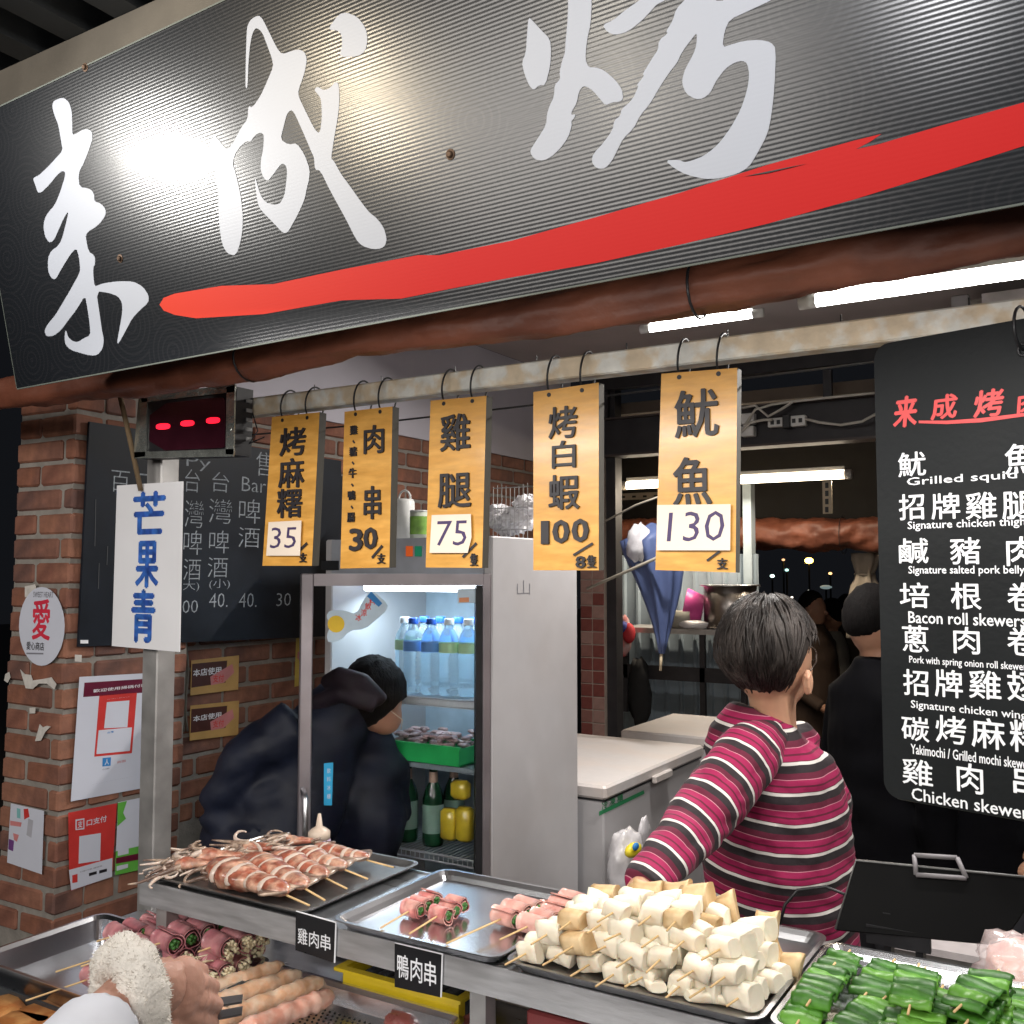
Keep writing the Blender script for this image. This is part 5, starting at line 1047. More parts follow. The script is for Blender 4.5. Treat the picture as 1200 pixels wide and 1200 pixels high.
layers = [(8, 0, 'bottom layer', 5, -.79, 1.352), (7, .029, 'second layer', 5, -.765, 1.358), (6, .057, 'third layer', 5, -.735, 1.375), (3, .083, 'top layer', 4, -.655, 1.385)]
for nsk, dz, lname, nch, xst, yst in layers:
    for i in range(nsk):
        base = Vector((xst+i*.0475+random.uniform(-.006, .006), yst+random.uniform(-.012, .012), TS+.017+dz*.95+random.uniform(-.003, .003)))
        yaw = random.uniform(-.16, .12)-.05; pitch = random.uniform(-.02, .07)
        t = thing('mushroom_skewer', 'king oyster mushroom skewer, %s from the left in the %s of the heap' % (ORD[i], lname), 'skewer', base, 'mushroom skewers')
        ax = Vector((-math.sin(yaw), math.cos(yaw), math.sin(pitch))).normalized(); R0 = ax.to_track_quat('Y', 'Z').to_matrix().to_4x4()
        b = MB(); stick(b, base-ax*random.uniform(.032, .052), base+ax*(.036*nch)); b.build('stick', bamboo, t, True)
        for k in range(nch):
            last = k == nch-1; me = random.choice(ch_c if last and random.random() < .75 else ch_t if random.random() < .07 else ch_w)
            o = bpy.data.objects.new('mushroom_chunk', me); C.objects.link(o); s_ = random.uniform(.82, 1.12)
            o.matrix_basis = Matrix.Translation(base+ax*(.014+.0325*k))@R0@Matrix.Rotation(random.uniform(-.22, .22), 4, 'Y')@Matrix.Rotation(random.uniform(-.16, .16), 4, 'Z')@Matrix.Rotation(random.choice([0, PI]) if not last else 0, 4, 'Z')@Matrix.Diagonal((s_*random.uniform(.78, 1.08), s_*random.uniform(.8, 1.1), s_*(1.25 if last else 1), 1)); bpy_parent(o, t)
for k, (px, py) in enumerate(((738,1158), (765,1168), (798,1172), (820,1182), (850,1185))):
    o = bpy.data.objects.new('mushroom_slice', random.choice(ch_w)); C.objects.link(o); o.matrix_basis = Matrix.Translation(P(px, py-16, Z=TS+.008))@Matrix.Rotation(random.uniform(-1, 1), 4, 'Z')@Matrix.Diagonal((.8, .8, .5, 1)); tag(o, 'loose mushroom slice, %s from the left on the front of the tray' % ORD[k], 'mushroom', 'loose mushroom slices')
# green peppers
pep = [mat('pepper_green_%d' % i, c, .42, 0, .4, 14, .25, 60, col2=c2, mixs=22, spec=.35) for i, (c, c2) in enumerate([((.035, .13, .012), (.07, .22, .02)), ((.025, .095, .012), (.05, .17, .02)), ((.09, .25, .025), (.14, .33, .05))])]
def pepper_mesh(seed, m):
    b = MB(); rings = []; nL = 12; L = .058; hw = .0145
    for k in range(nL+1):
        f = k/nL; x = (f-.5)*L; wd = hw*(.80+.22*math.sin(PI*min(1, f*1.15+.06)))*(1+.12*noise.noise(Vector((f*3, seed, 0)))); lift = .0015*math.sin(PI*f)+.002*noise.noise(Vector((f*4, seed, 3))); ring = []
        cross = []
        for i in range(9): a = PI*i/8; cross.append((math.cos(a)*wd, math.sin(a)*.0085*(1+.15*math.sin(seed+f*5))))
        top = cross; bot = [(c_*.84, s_*.72-.0012) for c_, s_ in reversed(cross)]
        rings.append([Vector((x, c_, s_+lift)) for c_, s_ in top+bot])
    b.loft(rings); me = bpy.data.meshes.new('pepper_half'); me.from_pydata(b.v, [], b.f); me.materials.append(m); me.polygons.foreach_set('use_smooth', [True]*len(me.polygons)); return me
pm = [pepper_mesh(s, pep[s % 3]) for s in range(9)]
k = 0
for lay, (xs_, dz, nm) in enumerate((([-.375, -.315, -.25, -.185, -.12, -.05, .0], 0, 'bottom row'), ([-.36, -.225, -.165, -.03], .017, 'second row'), ([-.235, -.175, -.02], .033, 'upper row'), ([-.175, -.005], .048, 'topmost pair'))):
    for i, x in enumerate(xs_):
        for seg in range(2 if lay == 0 else 1):
            base = Vector((x+random.uniform(-.006, .006), 1.355+seg*.135+(.03 if lay else 0)+random.uniform(-.015, .015), TS+.006+dz)); yaw = random.uniform(-.25, .2)
            nmm = nm if lay else ('front row' if seg == 0 else 'back row')
            t = thing('pepper_skewer', 'green pepper skewer, %s from the left in the %s' % (ORD[i], nmm), 'skewer', base, 'green pepper skewers')
            ax = Vector((-math.sin(yaw), math.cos(yaw), .05)).normalized(); R0 = ax.to_track_quat('Y', 'Z').to_matrix().to_4x4()
            b = MB(); stick(b, base-ax*random.uniform(.015, .045)+Vector((0, 0, .006)), base+ax*.13+Vector((0, 0, .006))); b.build('stick', bamboo, t, True)
            for j in range(6):
                o = bpy.data.objects.new('pepper_half', random.choice(pm)); C.objects.link(o)
                o.matrix_basis = Matrix.Translation(base+ax*(.008+.0185*j)+Vector((0, 0, .003*(j % 2))))@R0@Matrix.Rotation(random.uniform(-.3, .5), 4, 'X')@Matrix.Rotation(random.uniform(-.2, .2), 4, 'Z')@Matrix.Rotation(random.choice([0, PI]), 4, 'Z')@Matrix.Diagonal((random.uniform(.85, 1.0), 1, 1, 1)); bpy_parent(o, t)
# squid
sq_m = mat('squid_skin', (.33, .10, .06), .34, 0, .5, 70, .35, 40, col2=(.56, .33, .23), mixs=34, coat=.5, sss=.1); sq_w = mat('squid_flesh', (.62, .5, .42), .35, 0, .1, 40, coat=.4, sss=.15); sq_t = mat('squid_tentacle', (.16, .10, .075), .35, 0, .5, 70, .3, 60, col2=(.42, .31, .23), mixs=40, coat=.4)
sq = [((256,1018),(338,1045),.034), ((296,1010),(360,1038),.032), ((326,1006),(384,1026),.029), ((350,1001),(406,1016),.027), ((372,996),(432,1005),.023), ((208,1012),(250,1012),.016), ((232,1002),(290,1003),.018), ((285,994),(330,992),.016), ((330,985),(370,985),.014)]
for k, (a, c_, R_) in enumerate(sq):
    zz = TS+.026+(.003*(k % 2)); p, q = P(*a, Z=zz), P(*c_, Z=zz); ax = (q-p).normalized(); lr = ax.cross(Vector((0, 0, 1))).normalized()
    t = thing('squid_skewer', 'skewered squid, %s counted from the front of the heap' % ORD[k], 'squid', p, 'skewered squid')
    b = MB(); rings = []; n = 18; m_ = 36
    def prof_(f): return R_*(1.0-.5*f**2.2)*(1 if f < .88 else math.sqrt(max(.01, 1-((f-.88)/.12)**2)))*(.8+.2*math.sin(PI*min(1, f*2)))
    slits = [.16+.03*(k % 2), .36, .56+.02*(k % 3), .75]
    wh = MB()
    for i in range(m_+1):
        f = i/m_; cut = max(math.exp(-((f-s)/.022)**2) for s in slits) if k < 5 else 0; r = prof_(f)*(1-.16*cut)
        rings.append([p.lerp(q, f)+(lr*math.cos(a_)*1.25+Vector((0, 0, 1))*math.sin(a_)*.8)*r*(1+.16*noise.noise(Vector((math.cos(a_)*1.6, math.sin(a_)*1.6+k, f*6)))+.05*noise.noise(Vector((math.cos(a_)*5, math.sin(a_)*5+k, f*20)))) for a_ in [2*PI*j/n for j in range(n)]])
    b.loft(rings); b.build('mantle', sq_m, t, True)
    if k < 5:
        for s in slits:
            b = MB(); rs_ = []
            for df in (-.034, -.015, .015, .034):
                r = prof_(s+df)*(.9 if abs(df) > .02 else .985)*(1+.07*math.sin(k*2+s*9))
                rs_.append([p.lerp(q, s+df)+(lr*math.cos(a_)*1.25+Vector((0, 0, 1))*math.sin(a_)*.8)*r for a_ in [-.35+(PI+.7)*j/14 for j in range(15)]])
            vs = [v for r in rs_ for v in r]; b.add(vs, [(r*15+i, r*15+i+1, (r+1)*15+i+1, (r+1)*15+i) for r in range(3) for i in range(14)]); b.build('scored_flesh', sq_w, t, True)
        b = MB()          # fins at the tip
        for s in (-1, 1):
            b.loft([[q-ax*.0+lr*s*(.004+.042*math.sin(PI*u))+Vector((0, 0, .002*c2))-ax*(.055*u) for c2 in (-1, 1)] + [q-ax*(.055*u)+lr*s*.003+Vector((0, 0, -.002*c2)) for c2 in (-1, 1)] for u in [i/8 for i in range(9)]])
        b.build('fin', sq_t, t, True)
        b = MB(); stick(b, p.lerp(q, .5), q+ax*.06+Vector((0, 0, -.012)), .002); b.build('stick', bamboo, t, True)
    for j in range(13 if k < 5 else 24):
        b = MB(); d = (-ax+lr*random.uniform(-1.0, 1.0)+Vector((0, 0, random.uniform(-.35, .12)))).normalized(); pos = p+lr*random.uniform(-.02, .02)+ax*.012+Vector((0, 0, random.uniform(-.012, .01))); pts = [pos.copy()]; L_ = random.uniform(.006, .0095); curl = random.uniform(-.6, .6); side = Vector((.3*random.uniform(-1, 1), .3*random.uniform(-1, 1), 1)); upz = pos.z+.016
        for i in range(11):
            pos = pos+d*L_; d = (Matrix.Rotation(curl*(.5+i*.16), 3, side)@d).normalized(); pos.z = min(upz, max(pos.z, TS+.006)); pts.append(pos.copy())
        b.tube(pts, [.0066*(1-.07*i) for i in range(12)], 7); b.build('tentacle', sq_t if j % 3 else sq_w, t, True)
# sauce bottle behind squid
c = P(374, 985, Z=1.02); c = Vector((c.x, SY1+.05, SZ))
t = thing('sauce_bottle', 'squeeze bottle with a pale nozzle cap behind the squid', 'bottle', (c.x, c.y, SZ-.05)); M = Matrix.Translation((P(374, 975, Y=c.y).x, c.y, P(374, 984, Y=c.y).z))
b = MB(); b.lathe([(.024, -.1), (.026, -.09), (.026, 0), (.024, .002)], 20, M); b.build('body', mat('lilac_plastic', (.5, .4, .55), .35), t, True)
b = MB(); b.lathe([(.025, .002), (.025, .018), (.018, .024), (.008, .03), (.0035, .058)], 20, M); b.build('nozzle', mat('cream_cap', (.62, .5, .4), .4), t, True)
b = MB(); b.box((c.x-.1, SY1+.02, SZ-.12), (c.x+.2, SY1+.12, SZ-.1)); b.build('holder', steel_dark, t)

# wrapped meat at right edge, brown food lower left, red box
t = thing('wrapped_meat', 'raw meat in clear film at the right edge beyond the peppers', 'meat', P(1185, 1160, Y=1.6))
b = MB(); b.ball(P(1202, 1140, Y=1.7), (.055, .05, .045), 24, 16, lambda d: 1+.25*noise.noise(d*2.5)); b.build('meat', pork, t, True)
b = MB(); b.ball(P(1200, 1140, Y=1.69), (.07, .06, .055), 26, 18, lambda d: 1+.25*noise.noise(d*3+Vector((4, 0, 0)))+.08*noise.noise(d*10)); b.build('film', mat('clear_film', (.9, .8, .8), .12, 0, .1, 20, .6, 30, alpha=.3, coat=1), t, True)
br = mat('roasted_brown', (.36, .13, .035), .5, 0, .35, 20, .4, 40, col2=(.5, .24, .08), mixs=30)
for k, (px, py) in enumerate(((4,1184), (50,1192), (24,1203))):
    b = MB(); p = P(px, py, Z=.80); b.box((-.05, -.035, -.012), (.05, .035, .012), Matrix.Translation(p)@Matrix.Rotation(-.4+.3*k, 4, 'Z'), .008); tag(b.build('roasted_slab', br, None, True), ['roasted brown slab in the very bottom left corner', 'roasted brown slab nearest the white sleeve', 'roasted brown slab at the bottom, between the other two'][k], 'food')
b = MB(); b.box((-2.1, .75, .55), (-1.4, 1.125, .783)); tag(b.build('food_bin', steel_dark), 'steel bin below the front edge holding roasted slabs', 'bin')
p = P(665, 1192, Z=.89); b = MB(); b.box((p.x-.06, p.y-.03, .802), (p.x+.07, p.y+.07, .9), bev=.004); tag(b.build('red_box', mat('dark_red_box', (.2, .03, .03), .5)), 'dark red box on the lower deck below the mushrooms', 'box')

# ================================================================= TABLET ON STAND
tb = [P(1003, 1008, Y=1.80), P(1225, 1030, Y=1.80), P(1172, 1106, Y=1.74), P(979, 1089, Y=1.74)]
t = thing('tablet_terminal', 'black tablet terminal seen from behind on a low stand', 'tablet', P(1070, 1140, Y=1.78))
u = (tb[1]-tb[0]).normalized(); v = (tb[0]-tb[3]); v = (v-u*v.dot(u)).normalized(); TF = Frame(tb[3], u, v)
b = MB(); q = [((p-TF.O).dot(TF.u), (p-TF.O).dot(TF.v)) for p in tb]; b.poly(TF, chaikin(q, 1) if False else [q[3], q[2], q[1], q[0]], -.008, .008, True); b.build('body', mat('tablet_black', (.002, .002, .0022), .5, 0, .2, 20, spec=.06), t)
b = MB(); b.tube([TF.at(*q[3], .0), TF.at(*q[0], .0), TF.at(*q[1], .0)], .0022, 6); b.build('edge_trim', mat('trim_grey', (.12, .12, .12), .35, .4), t, True)
hp = [TF.px(1074, 1026), TF.px(1133, 1030), TF.px(1122, 1006), TF.px(1072, 1003)]
b = MB()
def quadbar(p, q_, w_): b.tube([TF.at(*p, .004), TF.at(*q_, .004)], w_, 8)
for i in range(4): quadbar(hp[i], hp[(i+1) % 4], .004)
b.build('carry_handle', mat('handle_grey', (.16, .15, .16), .5), t, True)
b = MB(); c = TF.pt(1068, 1075, .0); b.box((c.x-.045, c.y+.0, SZ-.06), (c.x-.033, c.y+.03, c.z)); b.box((c.x+.005, c.y+.0, SZ-.06), (c.x+.017, c.y+.03, c.z)); b.box((c.x-.07, c.y-.012, c.z-.05), (c.x+.03, c.y-.001, c.z-.02)); b.build('stand', black_plastic, t)
b = MB(); b.tube([TF.pt(990, 1048, 0), P(968, 1039, Y=1.78), P(935, 1043, Y=1.78), P(920, 1060, Y=1.77), P(912, 1090, Y=1.76)], .0028, 6); b.build('cable', black_paint, t, True)

# ================================================================= PEOPLE
def ellring(c, ux, uy, rx, ry, n=20): return [c+ux*math.cos(2*PI*i/n)*rx+uy*math.sin(2*PI*i/n)*ry for i in range(n)]
def limb(b, pts, rs, n=14, flat=1): b.tube(pts, rs, n, flat=flat)
Zv = Vector((0, 0, 1)); FH = Vector((FW.x, FW.y, 0)).normalized()
# --- woman in striped top
def stripe_mat(name, mode, org, axis, period, bend=0, phase=0.0):
    m = bpy.data.materials.new(name); m.use_nodes = True; nt = m.node_tree; N = nt.nodes; L = nt.links; bs = N['Principled BSDF']; bs.inputs['Roughness'].default_value = .85; bs.inputs['Sheen Weight'].default_value = .04
    tc = N.new('ShaderNodeTexCoord'); sub = N.new('ShaderNodeVectorMath'); sub.operation = 'SUBTRACT'; L.new(tc.outputs['Object'], sub.inputs[0]); sub.inputs[1].default_value = org
    dt = N.new('ShaderNodeVectorMath'); dt.operation = 'DOT_PRODUCT'; L.new(sub.outputs[0], dt.inputs[0]); dt.inputs[1].default_value = axis
    src = dt.outputs['Value']
    if bend:   # stripes sag in the middle of the body
        d2 = N.new('ShaderNodeVectorMath'); d2.operation = 'DOT_PRODUCT'; L.new(sub.outputs[0], d2.inputs[0]); d2.inputs[1].default_value = RT
        sqn = N.new('ShaderNodeMath'); sqn.operation = 'MULTIPLY'; L.new(d2.outputs['Value'], sqn.inputs[0]); L.new(d2.outputs['Value'], sqn.inputs[1])
        ma_ = N.new('ShaderNodeMath'); ma_.operation = 'MULTIPLY_ADD'; L.new(sqn.outputs[0], ma_.inputs[0]); ma_.inputs[1].default_value = -bend; L.new(src, ma_.inputs[2]); src = ma_.outputs[0]
    nz = N.new('ShaderNodeTexNoise'); nz.inputs['Scale'].default_value = 7; L.new(tc.outputs['Object'], nz.inputs[0])
    wob = N.new('ShaderNodeMath'); wob.operation = 'MULTIPLY_ADD'; L.new(nz.outputs[0], wob.inputs[0]); wob.inputs[1].default_value = .012; L.new(src, wob.inputs[2]); src = wob.outputs[0]
    dv = N.new('ShaderNodeMath'); dv.operation = 'MULTIPLY_ADD'; dv.inputs[1].default_value = 1/period; dv.inputs[2].default_value = phase; L.new(src, dv.inputs[0])
    fr = N.new('ShaderNodeMath'); fr.operation = 'FRACT'; L.new(dv.outputs[0], fr.inputs[0])
    cr = N.new('ShaderNodeValToRGB'); cr.color_ramp.interpolation = 'CONSTANT'; e = cr.color_ramp.elements
    mg, mr_, ch, wh_, pk_ = (.29, .005, .065, 1), (.10, .003, .022, 1), (.016, .010, .013, 1), (.62, .58, .55, 1), (.5, .2, .25, 1)
    seq = [(0, mg), (.16, mr_), (.22, mg), (.40, pk_), (.425, mr_), (.62, ch), (.87, wh_), (.97, mr_)]
    e[0].position = 0; e[0].color = seq[0][1]; e[1].position = seq[1][0]; e[1].color = seq[1][1]
    for pz, c_ in seq[2:]: x_ = e.new(pz); x_.color = c_
    L.new(fr.outputs[0], cr.inputs[0])
    kn = N.new('ShaderNodeTexNoise'); kn.inputs['Scale'].default_value = 160; L.new(tc.outputs['Object'], kn.inputs[0])
    mx = N.new('ShaderNodeMix'); mx.data_type = 'RGBA'; mx.blend_type = 'MULTIPLY'; mx.inputs['Factor'].default_value = .5; L.new(cr.outputs[0], mx.inputs['A']); L.new(kn.outputs['Color'], mx.inputs['B'])
    L.new(cr.outputs[0], bs.inputs['Base Color'])
    n4 = N.new('ShaderNodeTexNoise'); n4.inputs['Scale'].default_value = 9; n4.inputs['Detail'].default_value = 3; L.new(tc.outputs['Object'], n4.inputs[0])
    ad = N.new('ShaderNodeMath'); ad.operation = 'MULTIPLY_ADD'; L.new(kn.outputs[0], ad.inputs[0]); ad.inputs[1].default_value = .03; L.new(n4.outputs[0], ad.inputs[2])
    bp = N.new('ShaderNodeBump'); bp.inputs['Strength'].default_value = .6; bp.inputs['Distance'].default_value = .02; L.new(ad.outputs[0], bp.inputs['Height']); L.new(bp.outputs[0], bs.inputs['Normal'])
    return m
def T(px, py, D): return P(px, py, D=D)
DW = 2.25
wt = thing('person', 'woman with short grey-black hair in a magenta striped top, back turned', 'person', (P(912, 1100, D=DW).x, P(912, 1100, D=DW).y, 0))
# skin body: head, neck, far arm, hand
hc = T(903, 768, DW); face = (RT*.88+FH*.475).normalized(); sidev = face.cross(Zv).normalized()
if sidev.dot(FH) > 0: sidev = -sidev            # side towards camera
b = MB()
Mh = Matrix((( *[face.x, sidev.x, 0], 0), (*[face.y, sidev.y, 0], 0), (*[0, 0, 1], 0), (0, 0, 0, 1)))
b.ball(hc+Vector((0, 0, .0)), (.100, .082, .110), 24, 18, None, Mh.to_3x3())
b.ball(hc+face*.035+Zv*-.06, (.055, .055, .058), 18, 12, None, Mh.to_3x3())
b.ball(hc+face*.06+sidev*.03+Zv*-.035, (.03, .026, .03), 12, 8)
b.tube([hc+face*.088+Zv*.012, hc+face*.108-Zv*.022, hc+face*.095-Zv*.03], [.008, .012, .009], 10)
b.tube([hc+face*.088-Zv*.058, hc+face*.094-Zv*.064], [.014, .012], 10)
b.tube([hc-face*.005-Zv*.04, T(908, 848, DW+.0), T(905, 885, DW+.02)], [.058, .048, .072], 18)
fused(b, 'head_and_neck', skin, wt, .006, 3)
b = MB(); ec = hc+sidev*.088-Zv*.054+face*.026; b.ball(ec, (.014, .010, .029), 14, 10, None, Mh.to_3x3()); b.tube([ec+Zv*.02+sidev*.006, ec+Zv*.012+sidev*.009-face*.008, ec-Zv*.01+sidev*.008-face*.006, ec-Zv*.024+sidev*.004], [.004, .005, .004, .006], 8); fused(b, 'ear', skin, wt, .0025, 2)
# hair shell
hair = mat('hair_greying', (.011, .008, .007), .55, 0, .6, 26, .8, 60, col2=(.06, .05, .045), mixs=6, stretch=(3.4, 3.4, .45), spec=.35)
b = MB(); n, m_ = 72, 40; vs = []; hcen = hc+Vector((0, 0, .012))-face*.008
for k in range(m_+1):
    for i in range(n):
        phi = 2*PI*i/n; c_, s_ = math.cos(phi), math.sin(phi)        # c_: towards face, s_: towards camera side
        back = .5-.5*c_
        thmax = PI*(.40+.34*min(1, back*1.5)) if c_ < .95 else PI*.4
        if c_ > .55: thmax = PI*.40
        elif c_ > .12: thmax = PI*(.40+.07*(.55-c_)/.43)
        elif c_ > -.2: thmax = PI*(.47+.25*(.12-c_)/.32)
        else: thmax = PI*(.72+.03*min(1, (-.2-c_)))
        th = thmax*k/m_; bulge = 1+.05*math.sin(min(th, PI/2))+.03*noise.noise(Vector((c_*2, s_*2, th*1.5)))+.02*noise.noise(Vector((c_*9, s_*9, th*.8)))
        r = Vector((.116, .106, .126)); 
        p = face*(math.sin(th)*c_*r.x)+sidev*(math.sin(th)*s_*r.y)+Zv*(math.cos(th)*r.z)
        if th > PI/2: p -= (face*c_*.030+sidev*s_*.024)*max(0, math.sin((th-PI/2)*1.7-.25))
        jag = .009*noise.noise(Vector((i*.9, 0, 0))) if k == m_ else 0
        vs.append(hcen+p*bulge+Zv*jag)
fs = [(k*n+i, (k+1)*n+i, (k+1)*n+(i+1) % n, k*n+(i+1) % n) for k in range(m_) for i in range(n)]
o2 = len(vs); vs2 = [hcen+(v-hcen)*.9 for v in vs]; fs2 = [tuple(reversed([j+o2 for j in f])) for f in fs]; rim = [(m_*n+i, m_*n+i+o2, m_*n+(i+1) % n+o2, m_*n+(i+1) % n) for i in range(n)]
b.add(vs+vs2, fs+fs2+rim)
# locks over the shell
for i in range(230):
    phi = random.uniform(0, 2*PI); c_, s_ = math.cos(phi), math.sin(phi)
    if c_ > .5: continue
    th1 = PI*(.44 if c_ > .12 else .70 if c_ < -.2 else .47+.23*(.12-c_)/.32)+random.uniform(-.05, .1); th0 = random.uniform(.15, .9); pts = []
    for j in range(8):
        th = th0+(th1-th0)*j/7; ph = phi+.12*math.sin(j*.6+i); c2, s2 = math.cos(ph), math.sin(ph)
        p = face*(math.sin(th)*c2*.118)+sidev*(math.sin(th)*s2*.108)+Zv*(math.cos(th)*.128)
        if th > PI/2: p -= (face*c2*.030+sidev*s2*.024)*max(0, math.sin((th-PI/2)*1.7-.25))
        pts.append(hcen+p*(1.045+.03*noise.noise(Vector((c2*2, s2*2, th*1.5)))))
    b.tube(pts, [.0016, .003, .0035, .0035, .0033, .003, .002, .0006], 5)
b.build('hair', hair, wt, True)
gl = MB(); g0 = T(950, 790, DW-.05); ge = hc+face*.098+sidev*.045+Zv*.002; gl.tube([ec+Zv*.016, ec.lerp(ge, .6)+sidev*.01+Zv*.008, ge], .0016, 6)
gl.tube([ge+face*.0+sidev*(-.02+.02*math.cos(a))+Zv*(.016*math.sin(a)) for a in [2*PI*i/16 for i in range(16)]], .0013, 5, closed=True); gl.build('spectacles', mat('spectacle_frame', (.08, .06, .05), .3, .5), wt, True)
# shirt torso
sh_mat = stripe_mat('striped_knit', 't', T(912, 960, DW), (0, 0, 1), .064, .9, .55)
rows_ = [(834, 893, 33, .062), (843, 893, 42, .068), (852, 893, 52, .07), (862, 893, 63, .09), (880, 898, 72, .105), (905, 907, 78, .12), (940, 913, 79, .13), (975, 912, 84, .135), (1010, 912, 88, .14), (1045, 914, 87, .14), (1080, 916, 86, .14), (1130, 918, 88, .14), (1180, 918, 90, .14)]
b = MB(); rings = []
for y, cx, hw, dp in rows_:
    c = T(cx, y, DW+.0); hwm = hw*DW/FPX; tl = .42*max(0, min(1, (885-y)/50)); rings.append(ellring(c, RT-Zv*tl, FH, hwm, dp, 28))
b.loft(rings)
# chest bulge on the right side (she faces right and away)
b.ball(T(955, 940, DW+.05), (.085, .085, .10), 16, 12); b.ball(T(868, 880, DW-.05), (.062, .062, .06), 16, 12); b.ball(T(935, 868, DW+.06), (.055, .06, .05), 14, 10)
def folds(co, n): return co+n*(.007*noise.noise(Vector((co.x*9, co.y*9, co.z*14)))+.009*abs(noise.noise(Vector((co.x*13+5, co.y*13, co.z*24))))**1.0-.003+.003*noise.noise(co*30))
fused(b, 'striped_top', sh_mat, wt, .008, 6, folds)
armA, armE, armW = T(878, 886, DW-.10), T(815, 962, DW-.22), T(752, 1042, DW-.42)
sl_mat = stripe_mat('striped_sleeve', 's', armA, tuple(-(armE-armA).normalized()), .064, 0, .3)
b = MB(); limb(b, [T(902, 860, DW-.03), armA, armA.lerp(armE, .5), armE, armE.lerp(armW, .5), armW], [.045, .074, .072, .066, .052, .040], 20); fused(b, 'sleeve', sl_mat, wt, .007, 4, folds)
b = MB(); hd_ = (armW-armE).normalized(); limb(b, [armW-hd_*.02, armW+hd_*.035], [.028, .024], 12); b.ball(armW+hd_*.07, (.032, .035, .02), 14, 10)
for k in range(5): o_ = armW+hd_*.09+RT*(-.022+.011*k); limb(b, [o_, o_+hd_*(.03+.006*(k % 3))-Zv*.01, o_+hd_*(.045)-Zv*.03], [.008, .0075, .006], 8)
fused(b, 'hand', skin, wt, .0035, 2)
b = MB(); b.loft([ellring(Vector((rings[-1][0].x+rings[-1][14].x, rings[-1][0].y+rings[-1][14].y, 0))/2+Zv*z, RT, FH, r, r*.8, 20) for z, r in ((.0, .12), (.4, .14), (.62, .165))]); b.build('trousers', mat('dark_trousers', (.02, .02, .025), .8), wt, True)
# collar edge
# --- man in navy jacket bending into the fridge
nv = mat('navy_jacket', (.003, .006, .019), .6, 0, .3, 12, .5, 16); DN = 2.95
nt_ = thing('person', 'person in a navy jacket bending into the open fridge', 'person', (P(330, 1000, D=2.8).x, P(330, 1000, D=2.8).y, 0))
b = MB()
b.loft([ellring(T(300, 1120, 2.78), RT, FH, .15, .12), ellring(T(305, 1040, 2.8), RT, FH, .17, .13), ellring(T(315, 980, 2.82), RT, FH, .19, .14), ellring(T(335, 920, 2.86), RT, FH, .185, .14), ellring(T(365, 870, 2.9), RT, FH, .16, .14), ellring(T(390, 835, 2.93), RT, FH, .125, .12), ellring(T(408, 805, 2.95), RT, FH, .08, .09)])
limb(b, [T(350, 850, 2.82), T(285, 895, 2.78), T(252, 945, 2.78)], [.085, .07, .055], 16)
limb(b, [T(252, 945, 2.78), T(290, 990, 2.76), T(350, 1000, 2.8)], [.055, .05, .045], 14)
limb(b, [T(420, 850, 2.98), T(455, 905, 3.0), T(462, 960, 3.02)], [.075, .06, .05], 16)
b.ball(T(430, 960, 2.95), (.12, .1, .2), 16, 12)
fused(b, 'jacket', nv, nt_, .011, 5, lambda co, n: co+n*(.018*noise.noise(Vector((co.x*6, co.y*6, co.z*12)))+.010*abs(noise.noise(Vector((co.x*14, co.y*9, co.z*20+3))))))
b = MB(); b.tube([T(382, 800, 2.9), T(398, 792, 2.86), T(425, 800, 2.84), T(450, 822, 2.86)], [.024, .029, .029, .02], 12); b.tube([T(368, 825, 2.86), T(400, 812, 2.83), T(440, 828, 2.83)], [.026, .029, .022], 12)
fused(b, 'hood', mat('maroon_lining', (.010, .004, .010), .7, 0, .3, 20, .3, 20), nt_, .008, 4)
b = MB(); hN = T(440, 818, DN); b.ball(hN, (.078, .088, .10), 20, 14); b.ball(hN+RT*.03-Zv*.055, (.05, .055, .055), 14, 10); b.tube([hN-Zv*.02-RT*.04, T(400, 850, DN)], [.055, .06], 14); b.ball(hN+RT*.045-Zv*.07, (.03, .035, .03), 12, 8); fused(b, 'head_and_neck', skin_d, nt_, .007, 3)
b = MB(); hair2 = mat('hair_black', (.007, .006, .006), .8, 0, .5, 30, .8, 50, stretch=(3, 3, .6), spec=.15)
b.ball(hN+Vector((0, 0, .018))-RT*.006, (.098, .104, .110), 36, 24, lambda d: 1+.07*noise.noise(d*6)-.25*max(0, min(1, (d.dot((RT*.62-Zv*.78).normalized())-.74)*6))); b.ball(hN+Zv*.055-RT*.005, (.058, .06, .075), 20, 14, lambda d: 1+.1*noise.noise(d*7)); b.build('hair', hair2, nt_, True)
b = MB(); b.tube([hN+RT*.05-FH*.05-Zv*.03, hN+RT*.085-FH*.03-Zv*.06, hN+RT*.08-FH*.02-Zv*.09], .0018, 6); b.build('mask_strap', mat('strap_pale', (.5, .4, .3), .6), nt_, True)
b = MB(); limb(b, [T(300, 1110, 2.8), T(300, 1300, 2.8), Vector((T(300, 1300, 2.8).x, T(300, 1300, 2.8).y, 0))], [.14, .1, .07], 14); b.build('trousers', mat('dark_trousers', (.02, .02, .025), .8), nt_, True)
